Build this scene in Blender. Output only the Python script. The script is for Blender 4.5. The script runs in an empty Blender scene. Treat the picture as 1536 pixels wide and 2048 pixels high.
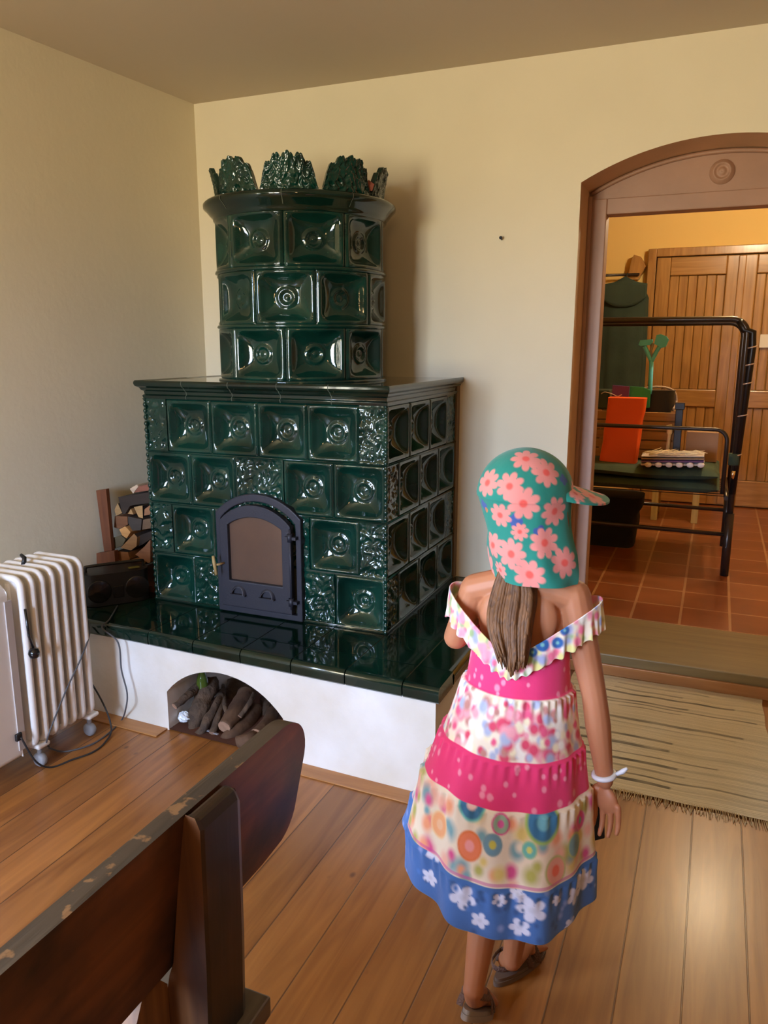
import bpy, bmesh, math, random
import numpy as np
from mathutils import Vector, Matrix, noise
from math import sin, cos, pi, sqrt, atan2, radians, exp, floor
random.seed(7)
S = bpy.context.scene
COL = S.collection
# ---------------------------------------------------------------- camera
CAM = Vector((2.5047, -3.5006, 1.5083)); YAW, PIT, ROL, FPX = -0.3995, 0.211, 0.0014, 1556.69
F_ = Vector((sin(YAW)*cos(PIT), cos(YAW)*cos(PIT), -sin(PIT)))
R0 = Vector((cos(YAW), -sin(YAW), 0)); U0 = R0.cross(F_)
R_ = R0*cos(ROL)+U0*sin(ROL); U_ = -R0*sin(ROL)+U0*cos(ROL)
cd = bpy.data.cameras.new('camera'); cam = bpy.data.objects.new('camera', cd); COL.objects.link(cam)
cd.sensor_fit = 'VERTICAL'; cd.sensor_height = 36; cd.lens = FPX/2048*36; cd.clip_start = .02
m = Matrix((R_, U_, -F_)).transposed().to_4x4(); m.translation = CAM; cam.matrix_world = m
S.camera = cam
# ---------------------------------------------------------------- light and exposure
S.view_settings.view_transform = 'Standard'; S.view_settings.look = 'None'
S.view_settings.gamma = 1; S.view_settings.use_curve_mapping = False
S.view_settings.exposure = 0.0
DAY = 66.0            # brightness of the sky outside the windows
LAMP = 190.0           # watts of the hall lamp
ROOMLAMP = 62.0       # pendant lamp of the room
W = bpy.data.worlds.new('world'); S.world = W; W.use_nodes = True
bg = W.node_tree.nodes['Background']; bg.inputs[1].default_value = DAY
_N, _L = W.node_tree.nodes, W.node_tree.links      # blue-white sky above the horizon, sunlit garden below it
_tc = _N.new('ShaderNodeTexCoord'); _sp = _N.new('ShaderNodeSeparateXYZ'); _L.new(_tc.outputs['Generated'], _sp.inputs[0])
_mr = _N.new('ShaderNodeMapRange'); _mr.inputs[1].default_value = -1; _mr.inputs[2].default_value = 1; _L.new(_sp.outputs[2], _mr.inputs[0])
_cr = _N.new('ShaderNodeValToRGB'); _L.new(_mr.outputs[0], _cr.inputs[0])
_cr.color_ramp.elements[0].position = .47; _cr.color_ramp.elements[1].position = .53
_cr.color_ramp.elements[0].color = (.66, .60, .42, 1); _cr.color_ramp.elements[1].color = (.65, .85, 1.22, 1)
_L.new(_cr.outputs[0], bg.inputs[0])
S.cycles.max_bounces = 8; S.cycles.diffuse_bounces = 5; S.cycles.adaptive_threshold = .02; S.cycles.glossy_bounces = 4
S.cycles.use_denoising = True; S.cycles.sample_clamp_indirect = 6
# windows of the room: (wall, centre along wall, z centre, width, height)
WIN = [('rear', 0.85, 1.50, 1.15, 1.35), ('left', -4.35, 1.50, 1.05, 1.35)]
YR = -5.6; XR = 4.6; H = 2.677; LS = 0.087     # rear wall, right wall, ceiling, slant of the left wall
def portal(loc, rot, w, h):
    l = bpy.data.lights.new('window_portal', 'AREA'); l.shape = 'RECTANGLE'; l.size = w; l.size_y = h
    l.cycles.is_portal = True
    o = bpy.data.objects.new('window_portal', l); COL.objects.link(o); o.location = loc; o.rotation_euler = rot
# ---------------------------------------------------------------- helpers
def PY(u, v, y):
    d = F_+R_*((u-768)/FPX)-U_*((v-1024)/FPX); t = (y-CAM.y)/d.y; return CAM+d*t
def PZ(u, v, z):
    d = F_+R_*((u-768)/FPX)-U_*((v-1024)/FPX); t = (z-CAM.z)/d.z; return CAM+d*t
class MB:
    def __init__(s): s.v = []; s.f = []; s.mi = []; s.sm = []; s.c = {}
    def add(s, vs, fs, mi=0, sm=False):
        b = len(s.v); s.v += [tuple(p) for p in vs]
        for f in fs: s.f.append([b+i for i in f]); s.mi.append(mi); s.sm.append(sm)
        return b
    def box(s, x0, x1, y0, y1, z0, z1, mi=0, M=None):
        vs = [Vector((x, y, z)) for z in (z0, z1) for y in (y0, y1) for x in (x0, x1)]
        if M: vs = [M @ p for p in vs]
        s.add(vs, [(0,2,3,1),(4,5,7,6),(0,1,5,4),(2,6,7,3),(0,4,6,2),(1,3,7,5)], mi)
    def prism(s, pts, a, b, mi=0, ax='y', sm=False):
        """polygon pts (2-D) extruded along axis from a to b"""
        def P(p, t):
            return {'y': (p[0], t, p[1]), 'x': (t, p[0], p[1]), 'z': (p[0], p[1], t)}[ax]
        n = len(pts); vs = [P(p, a) for p in pts]+[P(p, b) for p in pts]
        s.add(vs, [tuple(range(n)), tuple(range(2*n-1, n-1, -1))], mi)
        s.add(vs, [(i, i+n, (i+1) % n+n, (i+1) % n) for i in range(n)], mi, sm)
    def tube(s, pts, r, n=10, mi=0, caps=True, closed=False, flat=None):
        pts = [Vector(p) for p in pts]; m = len(pts)
        rs = r if isinstance(r, (list, tuple)) else [r]*m
        prev = None; vs = []
        for i, p in enumerate(pts):
            if closed: t = pts[(i+1) % m]-pts[i-1]
            else: t = pts[min(i+1, m-1)]-pts[max(i-1, 0)]
            t.normalize()
            if prev is None:
                a = Vector((0, 0, 1)) if abs(t.z) < .9 else Vector((1, 0, 0))
                prev = a.cross(t).normalized()
            nrm = (prev-t*prev.dot(t)).normalized(); prev = nrm; bn = t.cross(nrm)
            for k in range(n):
                a = 2*pi*k/n; vs.append(p+(nrm*cos(a)*(flat or 1)+bn*sin(a))*rs[i])
        fs = []
        for i in range(m if closed else m-1):
            j = (i+1) % m
            for k in range(n): fs.append((i*n+k, i*n+(k+1) % n, j*n+(k+1) % n, j*n+k))
        b = s.add(vs, fs, mi, True)
        if caps and not closed:
            s.f.append([b+k for k in range(n)][::-1]); s.mi.append(mi); s.sm.append(False)
            s.f.append([b+(m-1)*n+k for k in range(n)]); s.mi.append(mi); s.sm.append(False)
    def lathe(s, prof, c=(0, 0, 0), n=32, mi=0, M=None, sm=True):
        c = Vector(c); vs = []
        for r, z in prof:
            for k in range(n):
                p = Vector((r*cos(2*pi*k/n), r*sin(2*pi*k/n), z)); vs.append((M @ p if M else p)+c)
        fs = [(i*n+k, i*n+(k+1) % n, (i+1)*n+(k+1) % n, (i+1)*n+k) for i in range(len(prof)-1) for k in range(n)]
        s.add(vs, fs, mi, sm)
    def grid(s, P, nu, nv, mi=0, sm=True, wrap=False, flip=False):
        vs = [P(i, j) for j in range(nv) for i in range(nu)]
        fs = []
        for j in range(nv-1):
            for i in range(nu if wrap else nu-1):
                k = (i+1) % nu; f = (j*nu+i, j*nu+k, (j+1)*nu+k, (j+1)*nu+i)
                fs.append(f[::-1] if flip else f)
        return s.add(vs, fs, mi, sm)
    def build(s, name, mats, parent=None, bevel=0, sub=0, loc=None, segs=2):
        me = bpy.data.meshes.new(name); me.from_pydata(s.v, [], s.f)
        for q in (mats if isinstance(mats, (list, tuple)) else [mats]): me.materials.append(q)
        me.polygons.foreach_set('material_index', s.mi); me.polygons.foreach_set('use_smooth', s.sm)
        me.update()
        bm = bmesh.new(); bm.from_mesh(me); bmesh.ops.recalc_face_normals(bm, faces=bm.faces); bm.to_mesh(me); bm.free()
        o = bpy.data.objects.new(name, me); COL.objects.link(o)
        if parent: o.parent = parent
        if bevel:
            b = o.modifiers.new('bevel', 'BEVEL'); b.width = bevel; b.segments = segs; b.limit_method = 'ANGLE'; b.angle_limit = radians(40)
        if sub:
            b = o.modifiers.new('sub', 'SUBSURF'); b.levels = sub; b.render_levels = sub
        return o
def tag(o, label, cat, group=None, kind=None):
    if label: o['label'] = label
    if cat: o['category'] = cat
    if group: o['group'] = group
    if kind: o['kind'] = kind
    return o
def thing(name, label, cat, loc=(0, 0, 0), rz=0, group=None):
    o = bpy.data.objects.new(name, None); COL.objects.link(o); o.location = loc; o.rotation_euler = (0, 0, rz)
    o.empty_display_size = .05
    return tag(o, label, cat, group)
def reparent(o, p):
    """parent keeping world-space vertex data of o"""
    o.parent = p; o.matrix_parent_inverse = Matrix.LocRotScale(p.location, p.rotation_euler, None).inverted()
    return o
# ---------------------------------------------------------------- materials
def new(name):
    m = bpy.data.materials.new(name); m.use_nodes = True
    nt = m.node_tree; b = nt.nodes['Principled BSDF']; return m, nt, b
def mat(name, col, rough=.5, metal=0, coat=0, var=0, vscale=8, bump=0, bscale=60, stretch=None, spec=None, col2=None, emit=None, sheen=0, trans=0):
    m, nt, b = new(name); N = nt.nodes; L = nt.links
    b.inputs['Base Color'].default_value = (*col, 1); b.inputs['Roughness'].default_value = rough; b.inputs['Metallic'].default_value = metal
    b.inputs['Coat Weight'].default_value = coat; b.inputs['Coat Roughness'].default_value = .04
    if spec is not None: b.inputs['Specular IOR Level'].default_value = spec
    if sheen: b.inputs['Sheen Weight'].default_value = sheen
    if trans: b.inputs['Transmission Weight'].default_value = trans
    if emit: b.inputs['Emission Color'].default_value = (*emit[0], 1); b.inputs['Emission Strength'].default_value = emit[1]
    if var or col2 or bump:
        tc = N.new('ShaderNodeTexCoord'); mp = N.new('ShaderNodeMapping'); L.new(tc.outputs['Object'], mp.inputs[0])
        if stretch: mp.inputs['Scale'].default_value = stretch
    if var or col2:
        n = N.new('ShaderNodeTexNoise'); n.inputs['Scale'].default_value = vscale; n.inputs['Detail'].default_value = 6
        L.new(mp.outputs[0], n.inputs[0]); r = N.new('ShaderNodeValToRGB'); L.new(n.outputs[0], r.inputs[0])
        c2 = col2 or tuple(max(0, c*(1-var)) for c in col); c1 = col if col2 else tuple(min(1, c*(1+var)) for c in col)
        r.color_ramp.elements[0].position = .32; r.color_ramp.elements[1].position = .68
        r.color_ramp.elements[0].color = (*c2, 1); r.color_ramp.elements[1].color = (*c1, 1)
        L.new(r.outputs[0], b.inputs['Base Color'])
    if bump:
        n = N.new('ShaderNodeTexNoise'); n.inputs['Scale'].default_value = bscale; n.inputs['Detail'].default_value = 4
        L.new(mp.outputs[0], n.inputs[0]); q = N.new('ShaderNodeBump'); q.inputs['Strength'].default_value = bump; q.inputs['Distance'].default_value = .01
        L.new(n.outputs[0], q.inputs['Height']); L.new(q.outputs[0], b.inputs['Normal'])
    return m
def wood(name, c1, c2, rough=.4, axis='y', scale=1., coat=0, bump=.15, dark=None):
    """stretched grain along an axis"""
    m, nt, b = new(name); N = nt.nodes; L = nt.links
    tc = N.new('ShaderNodeTexCoord'); mp = N.new('ShaderNodeMapping'); L.new(tc.outputs['Object'], mp.inputs[0])
    st = {'x': (1.5, 18, 18), 'y': (18, 1.5, 18), 'z': (18, 18, 1.5)}[axis]; mp.inputs['Scale'].default_value = [q*scale for q in st]
    n = N.new('ShaderNodeTexNoise'); n.inputs['Scale'].default_value = 1.6; n.inputs['Detail'].default_value = 8; n.inputs['Distortion'].default_value = .8
    L.new(mp.outputs[0], n.inputs[0]); r = N.new('ShaderNodeValToRGB'); L.new(n.outputs[0], r.inputs[0])
    r.color_ramp.elements[0].position = .3; r.color_ramp.elements[1].position = .7
    r.color_ramp.elements[0].color = (*c2, 1); r.color_ramp.elements[1].color = (*c1, 1); out = r.outputs[0]
    if dark:
        n2 = N.new('ShaderNodeTexNoise'); n2.inputs['Scale'].default_value = 5; n2.inputs['Detail'].default_value = 5; L.new(tc.outputs['Object'], n2.inputs[0])
        r2 = N.new('ShaderNodeValToRGB'); L.new(n2.outputs[0], r2.inputs[0]); r2.color_ramp.elements[0].position = .42; r2.color_ramp.elements[1].position = .6
        if 'worn' in name: r2.color_ramp.elements[0].position = .60; r2.color_ramp.elements[1].position = .64; n2.inputs['Scale'].default_value = 28
        mx = N.new('ShaderNodeMix'); mx.data_type = 'RGBA'; L.new(r2.outputs[0], mx.inputs[0]); L.new(out, mx.inputs[6]); mx.inputs[7].default_value = (*dark, 1); out = mx.outputs[2]
    L.new(out, b.inputs['Base Color']); b.inputs['Roughness'].default_value = rough; b.inputs['Coat Weight'].default_value = coat; b.inputs['Coat Roughness'].default_value = .15
    q = N.new('ShaderNodeBump'); q.inputs['Strength'].default_value = bump; q.inputs['Distance'].default_value = .004; L.new(n.outputs[0], q.inputs['Height']); L.new(q.outputs[0], b.inputs['Normal'])
    return m
def vcol(name, rough=.8, bump=0, sheen=0):
    m, nt, b = new(name); a = nt.nodes.new('ShaderNodeVertexColor'); a.layer_name = 'Col'
    nt.links.new(a.outputs[0], b.inputs['Base Color']); b.inputs['Roughness'].default_value = rough
    b.inputs['Sheen Weight'].default_value = sheen
    if bump:
        tc = nt.nodes.new('ShaderNodeTexCoord'); n = nt.nodes.new('ShaderNodeTexNoise'); n.inputs['Scale'].default_value = 90
        nt.links.new(tc.outputs['Object'], n.inputs[0]); q = nt.nodes.new('ShaderNodeBump'); q.inputs['Strength'].default_value = bump; q.inputs['Distance'].default_value = .004
        nt.links.new(n.outputs[0], q.inputs['Height']); nt.links.new(q.outputs[0], b.inputs['Normal'])
    return m
def setcol(o, cols):
    """per-vertex pattern colours (linear)"""
    a = o.data.color_attributes.new('Col', 'FLOAT_COLOR', 'POINT'); arr = np.ones((len(cols), 4), dtype=np.float32)
    arr[:, :3] = np.array(cols); a.data.foreach_set('color', arr.ravel())
def lin(r, g, b):
    return tuple(((c/255+.055)/1.055)**2.4 if c > 10 else c/255/12.92 for c in (r, g, b))

M_WALL = mat('wall_plaster', lin(235, 224, 196), .9, bump=.12, bscale=25, var=.02, vscale=3)
M_WALLDARK = wood('unseen_wall_dark', (.16, .085, .035), (.09, .045, .018), .5, 'z', .5)  # dark brown added on unseen rear and right walls, to dim reflections and bounce
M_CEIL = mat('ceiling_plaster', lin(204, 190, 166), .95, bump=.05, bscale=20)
M_YEL = mat('hall_plaster', lin(228, 194, 118), .9, bump=.05, bscale=20)
M_WHITE = mat('hearth_limewash', lin(236, 232, 228), .9, bump=.35, bscale=14, col2=lin(214, 205, 190), vscale=3)
M_GREEN = mat('green_glaze', (.004, .042, .028), .08, coat=.25, col2=(.0015, .016, .011), vscale=7, bump=.08, bscale=22)
M_GREEND = mat('dark_green_glaze', (.003, .024, .015), .07, coat=.3, col2=(.0015, .007, .005), vscale=5, bump=.04, bscale=12)
M_GROUT = mat('grout', (.05, .055, .04), .8)
M_GROUTL = mat('light_grout', (.10, .11, .08), .8)
M_TERRA = mat('broken_terracotta', (.25, .07, .04), .9)
M_IRON = mat('cast_iron', (.030, .030, .042), .5, metal=.3, bump=.08, bscale=120)
M_SOOTREFL = mat('soot_and_reflection_glass', (.13, .075, .050), .16, coat=.4, col2=(.09, .055, .04), vscale=3)  # brown of the soot plus the floor's reflection, put into the colour
M_BRASS = mat('brass_wood', (.45, .30, .12), .45)
M_WHITEP = mat('white_enamel', lin(238, 234, 230), .35, coat=.2)
M_GREYP = mat('grey_plastic', lin(150, 150, 155), .5)
M_BLACK = mat('black_plastic', (.012, .012, .014), .4, bump=.02)
M_BLACKG = mat('black_gloss', (.006, .006, .008), .2, coat=.3)
M_CORD = mat('black_rubber', (.02, .02, .022), .6)
M_CORDG = mat('grey_rubber', (.09, .09, .10), .6)
M_FRAME = mat('painted_door_frame', lin(172, 132, 106), .45, var=.08, vscale=4, bump=.08, bscale=30)
M_REVEAL = mat('reveal_paint', lin(218, 182, 140), .7, var=.08, vscale=4, bump=.1, bscale=30)
M_BENCH = wood('bench_wood', (.19, .060, .015), (.10, .028, .007), .5, 'y', 1, coat=.06, dark=(.020, .008, .004))
M_BENCHT = wood('bench_worn_edge', (.085, .060, .036), (.040, .030, .020), .65, 'y', 1.2, bump=.5, dark=(.24, .13, .055))
M_BENCHP = wood('bench_post_wood', (.065, .026, .012), (.016, .008, .005), .4, 'z', 1, coat=.2, dark=(.010, .008, .006))
M_BENCHO = wood('bench_bare_wood', (.28, .12, .035), (.14, .055, .015), .5, 'z', 1)
M_SEAT = wood('bench_seat_wood', (.12, .10, .075), (.06, .045, .035), .4, 'y', 1, coat=.3)
M_PINE = wood('varnished_pine', (.42, .22, .065), (.26, .12, .030), .3, 'z', 1, coat=.5)
M_PINEH = wood('varnished_pine_rail', (.42, .22, .065), (.26, .12, .030), .3, 'x', 1, coat=.5)
M_SILL = wood('sill_wood', (.24, .17, .065), (.17, .115, .042), .45, 'x', .6, coat=.1)
M_TRIM = wood('pine_trim', (.50, .24, .08), (.36, .15, .045), .4, 'x', .8)
M_TUBE = mat('bed_tube_paint', (.045, .035, .030), .28, metal=.6)
M_CUSH = mat('green_canvas', (.035, .060, .032), .9, var=.25, vscale=10, bump=.3, bscale=70)
M_COAT = mat('green_coat_cloth', (.022, .040, .028), .9, var=.15, vscale=5, bump=.2, bscale=50)
M_ORANGE = mat('orange_sheet', (.80, .10, .008), .5, bump=.5, bscale=9)
M_PURPLE = mat('purple_plastic', (.13, .04, .25), .5)
M_GRN2 = mat('green_plastic', (.02, .35, .16), .5)
M_TEAL = mat('teal_plastic', (.10, .55, .75), .45)
M_CRATE = wood('crate_wood', (.42, .24, .075), (.30, .15, .04), .6, 'x', 1)
M_CARD = mat('cardboard', (.36, .20, .10), .8)
M_PAPER = mat('paper', (.75, .70, .60), .8)
M_YWOOD = wood('stool_wood', (.55, .42, .15), (.42, .30, .09), .6, 'z', 1)
M_GLASS = None
# ---------------------------------------------------------------- floor, walls, ceiling
def floor_mat():
    m, nt, b = new('pine_floor'); N = nt.nodes; L = nt.links
    def math_(op, a, c=None):
        n = N.new('ShaderNodeMath'); n.operation = op
        for i, q in enumerate((a, c)):
            if q is None: continue
            if isinstance(q, (int, float)): n.inputs[i].default_value = q
            else: L.new(q, n.inputs[i])
        return n.outputs[0]
    tc = N.new('ShaderNodeTexCoord'); sp = N.new('ShaderNodeSeparateXYZ'); L.new(tc.outputs['Object'], sp.inputs[0])
    w = .1455; q = math_('DIVIDE', math_('SUBTRACT', sp.outputs[0], 1.385-w*20), w)
    idx = math_('FLOOR', q); fr = math_('FRACT', q); d = math_('MULTIPLY', math_('ABSOLUTE', math_('SUBTRACT', fr, .5)), 2)
    wn = N.new('ShaderNodeTexWhiteNoise'); wn.noise_dimensions = '1D'; L.new(idx, wn.inputs['W'])
    cmb = N.new('ShaderNodeCombineXYZ'); L.new(math_('MULTIPLY', sp.outputs[0], 22), cmb.inputs[0]); L.new(math_('ADD', math_('MULTIPLY', sp.outputs[1], 1.6), math_('MULTIPLY', wn.outputs[0], 37)), cmb.inputs[1]); L.new(idx, cmb.inputs[2])
    n = N.new('ShaderNodeTexNoise'); n.inputs['Scale'].default_value = 1; n.inputs['Detail'].default_value = 7; n.inputs['Distortion'].default_value = 1.2; L.new(cmb.outputs[0], n.inputs[0])
    r = N.new('ShaderNodeValToRGB'); L.new(n.outputs[0], r.inputs[0])
    r.color_ramp.elements[0].position = .3; r.color_ramp.elements[1].position = .72
    r.color_ramp.elements[0].color = (.235, .085, .020, 1); r.color_ramp.elements[1].color = (.410, .170, .042, 1)
    hs = N.new('ShaderNodeHueSaturation'); L.new(r.outputs[0], hs.inputs['Color']); L.new(math_('ADD', math_('MULTIPLY', wn.outputs[0], .35), .80), hs.inputs['Value'])
    # knots
    kc = N.new('ShaderNodeCombineXYZ'); L.new(math_('MULTIPLY', sp.outputs[0], 1.6), kc.inputs[0]); L.new(sp.outputs[1], kc.inputs[1])
    vo = N.new('ShaderNodeTexVoronoi'); vo.inputs['Scale'].default_value = 3.4; L.new(kc.outputs[0], vo.inputs[0])
    kr = N.new('ShaderNodeValToRGB'); L.new(vo.outputs['Distance'], kr.inputs[0]); kr.color_ramp.elements[0].position = .022; kr.color_ramp.elements[1].position = .060
    kr.color_ramp.elements[0].color = (1, 1, 1, 1); kr.color_ramp.elements[1].color = (0, 0, 0, 1)
    mx = N.new('ShaderNodeMix'); mx.data_type = 'RGBA'; L.new(math_('MULTIPLY', kr.outputs[0], .8), mx.inputs[0]); L.new(hs.outputs[0], mx.inputs[6]); mx.inputs[7].default_value = (.09, .03, .01, 1)
    sr = N.new('ShaderNodeValToRGB'); L.new(d, sr.inputs[0]); sr.color_ramp.elements[0].position = .965; sr.color_ramp.elements[1].position = .985
    m2 = N.new('ShaderNodeMix'); m2.data_type = 'RGBA'; L.new(math_('MULTIPLY', sr.outputs[0], .75), m2.inputs[0]); L.new(mx.outputs[2], m2.inputs[6]); m2.inputs[7].default_value = (.06, .022, .007, 1)
    L.new(m2.outputs[2], b.inputs['Base Color'])
    b.inputs['Roughness'].default_value = .34; b.inputs['Coat Weight'].default_value = .15; b.inputs['Coat Roughness'].default_value = .2
    bp = N.new('ShaderNodeBump'); bp.inputs['Strength'].default_value = .5; bp.inputs['Distance'].default_value = .002
    L.new(math_('SUBTRACT', math_('MULTIPLY', n.outputs[0], .25), sr.outputs[0]), bp.inputs['Height']); L.new(bp.outputs[0], b.inputs['Normal'])
    return m
def tile_mat():
    m, nt, b = new('terracotta_tiles'); N = nt.nodes; L = nt.links
    tc = N.new('ShaderNodeTexCoord'); mp = N.new('ShaderNodeMapping'); L.new(tc.outputs['Object'], mp.inputs[0]); mp.inputs['Location'].default_value = (-.0025, .0, 0)
    br = N.new('ShaderNodeTexBrick'); L.new(mp.outputs[0], br.inputs[0]); br.offset = 0; br.squash = 1
    br.inputs['Scale'].default_value = 1; br.inputs['Brick Width'].default_value = .2425; br.inputs['Row Height'].default_value = .30; br.inputs['Mortar Size'].default_value = .007
    br.inputs['Color1'].default_value = (.29, .095, .032, 1); br.inputs['Color2'].default_value = (.21, .060, .020, 1); br.inputs['Mortar'].default_value = (.42, .22, .10, 1)
    n = N.new('ShaderNodeTexNoise'); n.inputs['Scale'].default_value = 5; n.inputs['Detail'].default_value = 5; L.new(tc.outputs['Object'], n.inputs[0])
    hs = N.new('ShaderNodeHueSaturation'); L.new(br.outputs[0], hs.inputs['Color'])
    mr = N.new('ShaderNodeMapRange'); mr.inputs[3].default_value = .6; mr.inputs[4].default_value = 1.4; L.new(n.outputs[0], mr.inputs[0]); L.new(mr.outputs[0], hs.inputs['Value'])
    L.new(hs.outputs[0], b.inputs['Base Color']); b.inputs['Roughness'].default_value = .3; b.inputs['Coat Weight'].default_value = .2
    bp = N.new('ShaderNodeBump'); bp.inputs['Strength'].default_value = .4; bp.inputs['Distance'].default_value = .004; bp.invert = True; L.new(br.outputs['Fac'], bp.inputs['Height']); L.new(bp.outputs[0], b.inputs['Normal'])
    return m
M_FLOOR = floor_mat(); M_TILE = tile_mat()
def struct(o): o['kind'] = 'structure'; return o
b = MB(); b.box(-.8, XR+.1, YR-.1, 0.05, -.08, 0); struct(b.build('floor', M_FLOOR))
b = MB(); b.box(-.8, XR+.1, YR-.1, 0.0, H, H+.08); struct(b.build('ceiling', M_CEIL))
# doorway geometry
DX0, DX1, DSP, DCR = 1.915, 2.99, 2.172, 2.309    # opening left, right, spring height, crest height
DH = (DX1-DX0)/2; DR = (DH*DH+(DCR-DSP)**2)/(2*(DCR-DSP)); DXC = (DX0+DX1)/2
def archz(x, off=0): return DCR+off-(DR-sqrt(max(0, DR*DR-(x-DXC)**2)))
NA = 28
def door_strip(b, x0, x1, y, z0, mi=0, top=H):
    """wall sheet with the arched hole at depth y"""
    b.add([(x0, y, 0), (DX0, y, 0), (DX0, y, DSP), (DX0, y, top), (x0, y, top)], [(0, 1, 2, 3, 4)], mi)
    b.add([(DX1, y, 0), (x1, y, 0), (x1, y, top), (DX1, y, top), (DX1, y, DSP)], [(0, 1, 2, 3, 4)], mi)
    vs = []; fs = []
    for i in range(NA+1):
        x = DX0+(DX1-DX0)*i/NA; vs += [(x, y, archz(x)), (x, y, top)]
    for i in range(NA): fs.append((2*i, 2*i+2, 2*i+3, 2*i+1))
    b.add(vs, fs, mi)
b = MB()
door_strip(b, -.02, XR, 0, 0, 0)
door_strip(b, -.8, XR+.4, .60, 0, 2, 2.80)
# reveal: jambs and arch soffit
for x in (DX0, DX1): b.add([(x, 0, 0), (x, .6, 0), (x, .6, DSP), (x, 0, DSP)], [(0, 1, 2, 3)], 1)
vs = []; fs = []
for i in range(NA+1):
    x = DX0+(DX1-DX0)*i/NA; vs += [(x, 0, archz(x)), (x, .6, archz(x))]
for i in range(NA): fs.append((2*i, 2*i+1, 2*i+3, 2*i+2))
b.add(vs, fs, 1, True)
struct(b.build('wall_back', [M_WALL, M_REVEAL, M_YEL]))
# side walls with window holes
def wall_with_window(name, p0, p1, c, zc, w, h):
    """thin-shell wall of real thickness with one rectangular window, from p0 to p1"""
    p0 = Vector(p0); p1 = Vector(p1); d = (p1-p0); Lg = d.length; d.normalize(); nrm = Vector((-d.y, d.x, 0))   # outward
    def P(s, z, t): return p0+d*s+Vector((0, 0, z))+nrm*t
    b = MB()
    for t in (0, .35):
        if w:
            ss = [0, c-w/2, c+w/2, Lg]; zz = [0, zc-h/2, zc+h/2, H]
        else: ss = [0, Lg/2, Lg]; zz = [0, H]
        for i in range(len(ss)-1):
            for j in range(len(zz)-1):
                if w and i == 1 and j == 1: continue
                b.add([P(ss[i], zz[j], t), P(ss[i+1], zz[j], t), P(ss[i+1], zz[j+1], t), P(ss[i], zz[j+1], t)], [(0, 1, 2, 3)])
    if w:
        q = [(c-w/2, zc-h/2), (c+w/2, zc-h/2), (c+w/2, zc+h/2), (c-w/2, zc+h/2)]
        for i in range(4):
            a, e = q[i], q[(i+1) % 4]; b.add([P(*a, 0), P(*e, 0), P(*e, .35), P(*a, .35)], [(0, 1, 2, 3)])
    struct(b.build(name, M_WALL if name == 'wall_left' else M_WALLDARK))
    if not w: return
    wn = MB()
    def bar(s0, s1, z0, z1, t0=.12, t1=.17):
        vs = [P(s, z, t) for z in (z0, z1) for t in (t0, t1) for s in (s0, s1)]
        wn.add(vs, [(0,2,3,1),(4,5,7,6),(0,1,5,4),(2,6,7,3),(0,4,6,2),(1,3,7,5)])
    x0, x1, z0, z1 = c-w/2, c+w/2, zc-h/2, zc+h/2; k = .06
    bar(x0, x0+k, z0, z1); bar(x1-k, x1, z0, z1); bar(x0, x1, z0, z0+k); bar(x0, x1, z1-k, z1); bar(c-.05, c+.05, z0, z1)
    for i in (1, 2): bar(x0, x1, z0+(z1-z0)*i/3-.015, z0+(z1-z0)*i/3+.015, .13, .16)
    o = struct(wn.build('window_1' if name == 'wall_rear' else 'window_2', M_FRAMEW))
    pn = MB(); pn.add([P(x0, z0, .145), P(x1, z0, .145), P(x1, z1, .145), P(x0, z1, .145)], [(0, 1, 2, 3)]); q = pn.build('pane', M_PANE, o)
    cen = P(c, zc, .30); ang = atan2(-nrm.y, -nrm.x)
    portal(cen, (pi/2, 0, ang+pi/2+pi), w, h)
M_FRAMEW = mat('window_frame_paint', (.35, .30, .24), .5)
M_PANE, nt, pb = new('window_pane'); N = nt.nodes
N.remove(pb); tr = N.new('ShaderNodeBsdfTransparent'); gl = N.new('ShaderNodeBsdfGlossy'); gl.inputs['Roughness'].default_value = .02; mxs = N.new('ShaderNodeMixShader'); mxs.inputs[0].default_value = .06
nt.links.new(tr.outputs[0], mxs.inputs[1]); nt.links.new(gl.outputs[0], mxs.inputs[2]); nt.links.new(mxs.outputs[0], N['Material Output'].inputs[0])
XL = lambda y: LS*y
w1, w2 = WIN
p0 = Vector((XL(.0), 0, 0)); p1 = Vector((XL(YR), YR, 0)); 
# left wall runs from the rear to the front so that its outward side is -x
Lw = (p1-p0).length
wall_with_window('wall_left', p1, p0, Lw-abs(w2[1])*Lw/abs(YR), w2[2], w2[3], w2[4])
wall_with_window('wall_rear', (XR, YR, 0), (XL(YR), YR, 0), XR-w1[1], w1[2], w1[3], w1[4])
wall_with_window('wall_right', (XR, 0, 0), (XR, YR, 0), 0, 0, 0, 0)
# hall beyond the doorway
b = MB(); b.box(-.8, XR+.4, .60, 4.3, 0, .10); struct(b.build('floor_hall', M_TILE))
b = MB(); b.box(-.8, XR+.4, .60, 4.3, 2.80, 2.88); struct(b.build('ceiling_hall', M_YEL))
HALLY = 4.05
b = MB(); b.box(-.8, XR+.4, HALLY, HALLY+.1, 0, 2.8); struct(b.build('wall_hall_back', M_YEL))
b = MB(); b.box(-.8, -.7, .6, HALLY, 0, 2.8); struct(b.build('wall_hall_left', M_YEL))
b = MB(); b.box(XR+.3, XR+.4, .6, HALLY, 0, 2.8); struct(b.build('wall_hall_right', M_YEL))
# threshold step of the doorway
b = MB(); b.box(DX0, DX1, .05, .60, 0, .10)
struct(b.build('trim_1', M_SILL, bevel=.006))
b = MB(); b.box(DX0, DX1, .035, .0495, 0, .055); struct(b.build('trim_2', M_TRIM, bevel=.004))
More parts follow.
